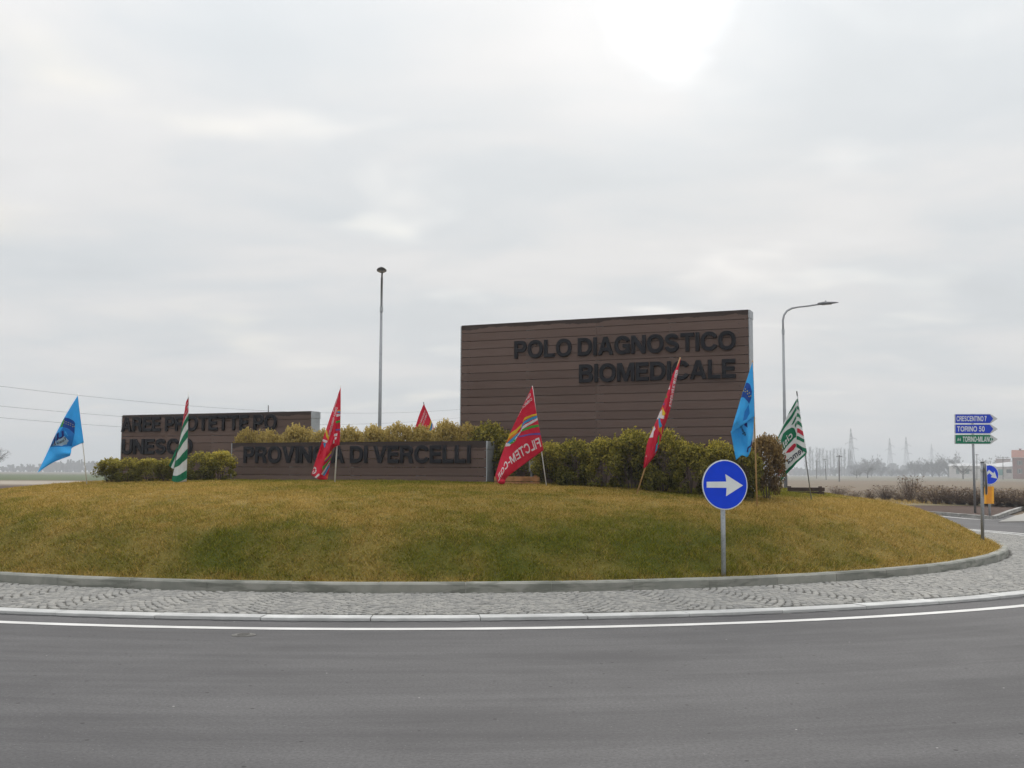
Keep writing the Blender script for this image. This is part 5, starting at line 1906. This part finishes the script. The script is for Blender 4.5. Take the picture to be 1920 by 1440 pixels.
Yl = 41.5
b = P(713.5, 690, Yl); b.z = 0
zt = P(713, 580, Yl).z
a0 = Vector((b.x, b.y, zt)); tp = P(716.5, 512, Yl - 1.3)
p1_ = Vector((b.x, b.y, tp.z - .45)); p2_ = Vector((b.x + .01, b.y - .15, tp.z - .03))
path = [a0 * (1 - t_) ** 3 + p1_ * (3 * t_ * (1 - t_) ** 2) + p2_ * (3 * t_ * t_ * (1 - t_)) + tp * t_ ** 3 for t_ in [i / 12 for i in range(13)]]
lamp("street lamp standing behind the golden bushes with its arm towards the road", (b.x, b.y, 0), zt, path, tp + Vector((0, -.10, .03)), (.10, -1, .0), .185)
Yl = 47.0
b = P(1469.5, 690, Yl); b.z = 0
zt = P(1469, 622, Yl).z
a0 = Vector((b.x, b.y, zt))
pp = [(1469, 612), (1469.3, 600), (1472, 590), (1478, 581.5), (1488, 576), (1500, 573.5), (1520, 571), (1541, 567.5)]
path = [a0] + [a0 + Vector(((x - 1469) / FPX * Yl, .04 * i, (622 - y) / FPX * Yl)) for i, (x, y) in enumerate(pp)]
lamp("street lamp with a curved arm reaching right beyond the tall sign wall", (b.x, b.y, 0), zt, path, path[-1] + Vector((.06, .03, .02)), (1, .12, .10), .13)

# ------------------------------------------------------------------ pylons, wires, utility poles
def pylon_meshes():
    H = 1.0
    mast = MB()
    lv = [(0, .075), (.2, .060), (.38, .047), (.55, .036), (.68, .027), (.80, .021), (.90, .012), (1.0, .002)]
    th = .0023
    cor = lambda z, hw: [Vector((sx * hw, sy * hw, z)) for sx, sy in ((-1, -1), (1, -1), (1, 1), (-1, 1))]
    for (z0, h0), (z1, h1) in zip(lv[:-1], lv[1:]):
        c0_, c1_ = cor(z0, h0), cor(z1, h1)
        for q in range(4):
            mast.tube([c0_[q], c1_[q]], th, 4)
            mast.tube([c0_[q], c1_[(q + 1) % 4]], th * .6, 4)
            mast.tube([c0_[(q + 1) % 4], c1_[q]], th * .6, 4)
            mast.tube([c1_[q], c1_[(q + 1) % 4]], th * .6, 4)
    arms = []
    for z, sx in ((.795, 1), (.70, -1), (.59, 1)):
        a = MB()
        L = .125 if z != .59 else .15
        for sy in (-.02, .02):
            a.tube([(0, sy, z), (sx * L, 0, z - .015)], th * .7, 4)
            a.tube([(0, sy, z + .035), (sx * L, 0, z - .015)], th * .6, 4)
        a.tube([(sx * L, 0, z - .012), (sx * L, 0, z - .05)], th * .9, 5)
        arms.append(a)
    out = []
    for mb_, nm in [(mast, "lattice_mast")] + [(a, "cross_arm") for a in arms]:
        me_ = bpy.data.meshes.new(nm)
        me_.from_pydata(mb_.v, [], mb_.f)
        me_.materials.append(MAT["mast"])
        out.append((nm, me_))
    return out


pym = pylon_meshes()
pyl = []
for px, yt, Y, lab in ((1597, 803, 640, "nearest and darkest lattice pylon beyond the field on the right"), (1669.5, 821, 840, "left-hand of the two paired hazy lattice pylons on the right"),
                       (1700.5, 819, 880, "right-hand of the two paired hazy lattice pylons on the right"), (1748, 832, 1150, "faintest lattice pylon rising over the far trees"),
                       (1150, 806, 330, "lattice pylon standing hidden behind the tall sign wall")):
    if px == 1150:
        continue
    b = P(px, 889, Y)
    h = P(px, yt, Y).z + .1
    o = empty("pylon", (b.x, b.y, -.1), lab, "pylon", "hazy pylons beyond the field")
    for nm, me_ in pym:
        link_obj(nm, me_, o, (0, 0, 0), R(8), (h, h, h))
    pyl.append((b, h))
# overhead wires on the left: plan line from beside the camera to a point beyond the tall wall
Wa, Wb = Vector((-57.6, 120, 0)), Vector((40, 330, 0))


def wire(label, pts, rad=0.017, name="overhead_wire"):
    T, Z = [], []
    for x, y in pts:
        d = ray(x, y)
        # intersect vertical plane of the line
        ab = Wb - Wa
        t_ = (Wa.x * d.y - Wa.y * d.x) / (ab.y * d.x - ab.x * d.y)
        pl = Wa + ab * t_
        T.append(t_)
        Z.append(CAMH + d.z / d.y * pl.y)
    co = np.polyfit(T, Z, 2)
    mb_ = MB()
    mb_.tube([Vector((Wa + (Wb - Wa) * t_)) + UP * float(np.polyval(co, t_)) for t_ in np.linspace(-.35, .98, 60)], rad, 5)
    o_ = mb_.build(name, MAT["wire"])
    tag(o_, label, "wire", "overhead wires")


wire("uppermost clear overhead wire crossing the sky at left above the left sign wall", [(0, 724.5), (150, 741), (350, 760.5), (480, 769), (620, 774.5), (720, 774.5), (860, 767.5)])
wire("middle overhead wire passing behind the left blue flag", [(0, 761), (150, 775), (225, 781), (620, 795.5), (720, 794), (860, 783.5)])
wire("lowest overhead wire passing behind the left blue flag", [(0, 782), (130, 793.5), (225, 802), (620, 812), (860, 800)])

for px, yt, yb, Y, lab in ((1573.5, 853, 896, 210, "taller dark utility pole standing in the field, left of the nearest pylon"), (1549, 860, 893, 300, "shorter leaning utility pole in the field beside the poplars"), (1531, 863, 892, 380, "faint utility pole before the hazy poplar row"),
                           (1831.5, 851, 893, 330, "utility pole before the farm sheds, just right of the direction post"), (1880.5, 856, 893, 350, "utility pole with a crossbar between sheds and brick house")):
    b = P(px, yb, Y)
    t_ = P(px - 2.2 if px == 1549 else px, yt, Y)
    root = empty("utility_pole", (b.x, b.y, 0), lab, "utility pole", "utility poles in the field")
    mb = MB(); mb.tube([(b.x, b.y, -.3), t_], [.12, .09], 8); mb.build("pole", MAT["bark"], root)
    mb = MB(); mb.box((t_.x, t_.y, t_.z - .3), (1.2 if px != 1880.5 else 4.2, .1, .12)); mb.build("crossbar", MAT["bark"], root)

# ------------------------------------------------------------------ far trees
def tree_meshes(seed, kind):
    g = random.Random(seed)
    trunk = MB()
    crown = MB()

    def twigs(p, dirn, n, L, wdt):
        for _ in range(n):
            d = (dirn + Vector((g.gauss(0, .55), g.gauss(0, .55), g.gauss(0.1, .5)))).normalized()
            side = d.orthogonal().normalized() * wdt
            l = L * g.uniform(.5, 1.2)
            crown.add([p - side, p + side, p + d * l], [(0, 1, 2)])
            m_ = p + d * l * .4
            d2 = (d + Vector((g.gauss(0, .6), g.gauss(0, .6), g.gauss(0, .5)))).normalized()
            crown.add([m_ - side * .7, m_ + side * .7, m_ + d2 * l * .7], [(0, 1, 2)])
    if kind == "poplar":
        trunk.tube([(0, 0, -.02), (0.005, 0, .5), (0, .005, .97)], [.016, .010, .002], 6)
        for i in range(90):
            z = g.uniform(.16, .97)
            a = g.uniform(0, 6.28)
            L = .20 * (1.05 - abs(z - .45)) * g.uniform(.6, 1.1)
            d = Vector((math.cos(a) * .38, math.sin(a) * .38, 1)).normalized()
            e = Vector((0, 0, z)) + d * L
            crown.tube([Vector((0, 0, z)), e], [.0035, .001], 3)
            twigs(Vector((0, 0, z)) + d * L * .5, d, 3, .07, .0022)
            twigs(e, d, 3, .06, .002)
    else:
        trunk.tube([(0, 0, -.02), (.01, 0, .18), (.0, .01, .32)], [.030, .022, .018], 6)
        dens = 1.0 if kind == "bare" else 2.2
        for i in range(int(22 * dens)):
            a = g.uniform(0, 6.28)
            up = g.uniform(.15, 1.2)
            z0 = g.uniform(.18, .34) if kind == "bare" else g.uniform(.03, .34)
            d = Vector((math.cos(a), math.sin(a), up)).normalized()
            L = g.uniform(.22, .44) * (1.25 if up > .8 else 1.0)
            p0 = Vector((0, 0, z0))
            p1 = p0 + d * L * .6 + Vector((0, 0, .03))
            p2 = p0 + d * L + Vector((0, 0, .10))
            crown.tube([p0, p1, p2], [.010, .006, .002], 4)
            for _ in range(int(6)):
                f = g.uniform(.35, 1.0)
                q = p0 + (p2 - p0) * f
                d2 = (d + Vector((g.gauss(0, .5), g.gauss(0, .5), g.gauss(.3, .4)))).normalized()
                e = q + d2 * g.uniform(.08, .18)
                crown.tube([q, e], [.004, .0015], 3)
                twigs(e, d2, 4, .10, .0032 if kind == "bare" else .006)
    out = []
    for mb_, nm, mt in ((trunk, "trunk", "bark"), (crown, "crown", "farleaf")):
        me_ = bpy.data.meshes.new(nm)
        me_.from_pydata(mb_.v, [], mb_.f)
        me_.materials.append(MAT[mt])
        out.append((nm, me_))
    return out


TM = {k_: [tree_meshes(80 + i + 10 * j, k_) for i in range(3)] for j, k_ in enumerate(("poplar", "bare", "dense"))}


def far_tree(px, ytop, Y, kind, label, group, i, wide=1.0):
    b = P(px, 890, Y)
    h = max(2.0, P(px, ytop, Y).z + .1)
    o = empty("poplar_tree" if kind == "poplar" else "bare_tree", (b.x, b.y, -.08), label, "tree", group)
    for nm, me_ in TM[kind][i % 3]:
        link_obj(nm, me_, o, (0, 0, 0), i * 1.9, (h * wide, h * wide, h))


for i in range(14):
    far_tree(1512 + i * 6.6 + random.uniform(-1.5, 1.5), 843 + random.uniform(-2, 5), 980 + random.uniform(-15, 25), "poplar", "tall thin poplar in the hazy row behind the striped flag, %s from the left" % (ORD + ["thirteenth", "fourteenth"])[i], "hazy poplars in a row", i, 1.0)
for i, (px, yt, Y, kd, wd, lab) in enumerate([
        (1538, 872, 560, "dense", 1.3, "low thicket tree at the foot of the hazy poplars, left one"), (1566, 874, 560, "dense", 1.3, "low thicket tree at the foot of the hazy poplars, right one"),
        (1612, 858, 500, "dense", 1.2, "dense bare tree just right of the nearest pylon"), (1634, 850, 510, "dense", 1.0, "tallest bare tree between the nearest pylon and the paired pylons"),
        (1652, 866, 515, "dense", 1.2, "low bare tree left of the paired pylons"), (1627, 864, 400, "bare", 1.0, "small lone bare tree standing out before the hazy trees"),
        (1606, 876, 390, "bare", 1.2, "tiny leaning bare tree near the nearest pylon's foot"), (1672, 874, 520, "dense", 1.5, "low thicket tree below the left paired pylon"),
        (1692, 875, 520, "dense", 1.5, "low thicket tree below the right paired pylon"), (1715, 856, 470, "dense", .9, "leftmost tree of the dark clump left of the sheds"),
        (1731, 855, 470, "dense", 1.0, "second tree of the dark clump left of the sheds"), (1748, 853, 465, "dense", 1.0, "third tree of the dark clump left of the sheds"),
        (1761, 858, 460, "dense", .9, "rightmost tree of the dark clump left of the sheds"), (1778, 843, 470, "dense", .95, "tall broad bare tree behind the left end of the white shed"),
        (1790, 855, 480, "dense", 1.0, "bare tree behind the middle of the white shed"), (1806, 857, 330, "bare", 1.25, "spreading bare tree in front of the white shed"),
        (1856, 852, 430, "dense", 1.0, "rounded bare tree behind the turning-arrow sign"), (1842, 856, 450, "dense", 1.0, "bare tree behind the right end of the white shed"),
        (1887, 852, 440, "dense", 1.0, "bare tree behind the outbuilding left of the brick house"), (-12, 822, 300, "bare", .8, "pale bare tree cut by the left edge of the picture"),
        (14, 874, 640, "dense", 1.6, "small faint tree low on the left horizon")]):
    far_tree(px, yt, Y * (1.5 if Y > 415 else 1.15), kd, lab, "hazy bare trees beyond the fields", i, wd)

# far-off wood on the left horizon
g = random.Random(5)
mb = MB()
for i in range(420):
    x = g.uniform(-560, 120)
    y = 980 + g.uniform(-20, 60)
    h = g.uniform(5, 11) * (0.7 + .5 * math.sin(x * .02) ** 2)
    for q in range(10):
        a = g.uniform(0, 6.28)
        e = Vector((x + math.cos(a) * 3.2, y + math.sin(a) * 2.5, h * g.uniform(.5, 1)))
        s_ = Vector((g.uniform(.5, 1.1), 0, .2))
        mb.add([Vector((x, y, 0)) - s_ * .5, Vector((x, y, 0)) + s_ * .5, e + s_, e - s_], [(0, 1, 2, 3)])
for i in range(520):
    x = g.uniform(230, 760)
    y = 1120 + g.uniform(-20, 80)
    h = g.uniform(6, 13) * (0.65 + .5 * math.sin(x * .017 + 1) ** 2)
    for q in range(10):
        a = g.uniform(0, 6.28)
        e = Vector((x + math.cos(a) * 3.2, y + math.sin(a) * 2.5, h * g.uniform(.5, 1)))
        s_ = Vector((g.uniform(.5, 1.1), 0, .2))
        mb.add([Vector((x, y, 0)) - s_ * .5, Vector((x, y, 0)) + s_ * .5, e + s_, e - s_], [(0, 1, 2, 3)])
tag(mb.build("distant_wood", MAT["farleaf"]), "very faint far-off wood along the horizon", "wood", kind="stuff")

# ------------------------------------------------------------------ farm buildings on the right
def wall_box(mb, xa, xb, ytop, Y, depth, z0=-.1):
    a, b_ = P(xa, 880, Y), P(xb, 880, Y)
    zt_ = P(xa, ytop, Y).z
    mb.box(((a.x + b_.x) / 2, Y + depth / 2, (zt_ + z0) / 2), (b_.x - a.x, depth, zt_ - z0))
    return a.x, b_.x, zt_


def window(root, px0, px1, y0, y1, Y, mat="glass", name="window"):
    a, b_ = P(px0, y0, Y), P(px1, y1, Y)
    c = (a + b_) / 2
    mb = MB()
    mb.box((c.x, Y - .02, c.z), (b_.x - a.x, .08, a.z - b_.z))
    f = mb.build(name, MAT["plaster"] if name == "window" else MAT[mat], root)
    if name == "window":
        mb = MB()
        mb.box((c.x, Y - .07, c.z), ((b_.x - a.x) * .78, .04, (a.z - b_.z) * .84))
        mb.build("pane", MAT["glass"], f)
        for s_ in (-1, 1):
            mb = MB()
            mb.box((c.x + s_ * (b_.x - a.x) * .78, Y - .05, c.z), ((b_.x - a.x) * .5, .05, (a.z - b_.z)))
            mb.build("shutter", MAT["shutter"], f)


def gable_roof(mb, x0, x1, y0, y1, ze, zr, over=.3):
    ym = (y0 + y1) / 2
    x0, x1, y0, y1 = x0 - over, x1 + over, y0 - over, y1 + over
    mb.add([(x0, y0, ze), (x1, y0, ze), (x1, y1, ze), (x0, y1, ze), (x0, ym, zr), (x1, ym, zr)],
           [(0, 1, 5, 4), (2, 3, 4, 5), (1, 2, 5), (3, 0, 4), (0, 3, 2, 1)])


Yh = 430.0
b = P(1945, 880, Yh)
root = empty("brick_house", (b.x, Yh, 0), "two-storey brick farmhouse with red tiled roof at the right edge", "house")
mb = MB(); x0, x1, ze = wall_box(mb, 1903, 1990, 857.5, Yh, 9); mb.build("wall", MAT["brick"], root)
mb = MB(); gable_roof(mb, x0, x1, Yh, Yh + 9, ze, P(1903, 843.5, Yh + 4.5).z); rf = mb.build("roof", MAT["rooft"], root)
mb = MB(); c = P(1905.5, 842, Yh + 4.5); mb.box((c.x, Yh + 4.5, c.z - .8), (.8, .8, 1.8)); mb.box((c.x, Yh + 4.5, c.z + .15), (1.0, 1.0, .2)); mb.build("chimney", MAT["brick"], rf)
mb = MB(); mb.box(((x0 + x1) / 2, Yh - .33, ze - .06), (x1 - x0 + .6, .14, .16)); mb.build("gutter", MAT["plaster"], rf)
for wx in (1913, 1933, 1953, 1973):
    window(root, wx, wx + 4.5, 863.5, 872, Yh)
    window(root, wx, wx + 4.5, 879, 888, Yh)
root = empty("farm_shed", (P(1826, 880, 600).x, 600, 0), "long low white shed with pale sheet roof left of the brick house", "shed")
mb = MB(); x0, x1, ze = wall_box(mb, 1783, 1872, 873.5, 600, 12); mb.build("wall", MAT["plaster"], root)
mb = MB(); gable_roof(mb, x0, x1, 600, 612, ze, P(1783, 869, 606).z); mb.build("roof", MAT["paleroof"], root)
for wx in (1795, 1812, 1842, 1858):
    window(root, wx, wx + 6, 879, 889, 600, "shutter", "door")
root = empty("outbuilding", (P(1887, 880, 450).x, 450, 0), "low pale outbuilding with lean-to roof beside the brick house", "outbuilding")
mb = MB(); x0, x1, ze = wall_box(mb, 1870, 1903, 876, 450, 7); mb.build("wall", MAT["plaster"], root)
zr = P(1890, 869.5, 457).z
mb = MB(); mb.add([(x0 - .3, 449.6, ze), (x1, 449.6, ze + .25), (x1, 457.5, zr + .9), (x0 - .3, 457.5, zr), (x0 - .3, 449.6, ze + .15), (x1, 449.6, ze + .4), (x1, 457.5, zr + 1.05), (x0 - .3, 457.5, zr + .15)],
              [(0, 3, 2, 1), (4, 5, 6, 7), (0, 1, 5, 4), (1, 2, 6, 5), (2, 3, 7, 6), (3, 0, 4, 7)]); mb.build("roof", MAT["paleroof"], root)
window(root, 1873, 1882, 880, 891, 450, "teal", "gate")
window(root, 1887, 1896, 880, 887, 450, "glass", "door")
root = empty("barn", (P(1882, 880, 620).x, 620, 0), "pinkish flat-topped barn wall behind the outbuilding", "barn")
mb = MB(); x0, x1, ze = wall_box(mb, 1869, 1894, 861, 620, 10); mb.build("wall", MAT["pinkwall"], root)
mb = MB(); mb.box(((x0 + x1) / 2, 625, ze + .15), (x1 - x0 + .6, 10.6, .28)); mb.build("roof", MAT["pinkwall"], root)

for nm_ in ("brick_house", "farm_shed", "outbuilding", "barn"):
    o = bpy.data.objects[nm_]
    o.rotation_euler.z = -math.atan2(o.location.x, o.location.y)

# snow-pale strip in the far field
g_ = G(1562, 896.5, -.02)
sheet("pale_strip", [(g_.x - 4, g_.y - 8), (g_.x + 5, g_.y - 8), (g_.x + 6, g_.y + 10), (g_.x - 5, g_.y + 10)], .0, MAT["paleroof"])

# ------------------------------------------------------------------ haze
mb = MB()
mb.box((0, 900, 24.5), (4480, 2680, 52))
hz = mb.build("haze", None)
hz.data.materials.clear()
hm = bpy.data.materials.new("haze")
hm.use_nodes = True
hm.node_tree.nodes.clear()
ht = NT(hm.node_tree)
ho = ht.n("ShaderNodeOutputMaterial")
pv = ht.n("ShaderNodeVolumePrincipled")
pv.inputs["Color"].default_value = (0.93, 0.965, 1.0, 1)
pv.inputs["Density"].default_value = 0.00085
pv.inputs["Anisotropy"].default_value = 0.0
ht.link(pv.outputs[0], ho.inputs["Volume"])
hz.data.materials.append(hm)
tag(hz, "pale even mist over the whole plain", "haze", kind="stuff")
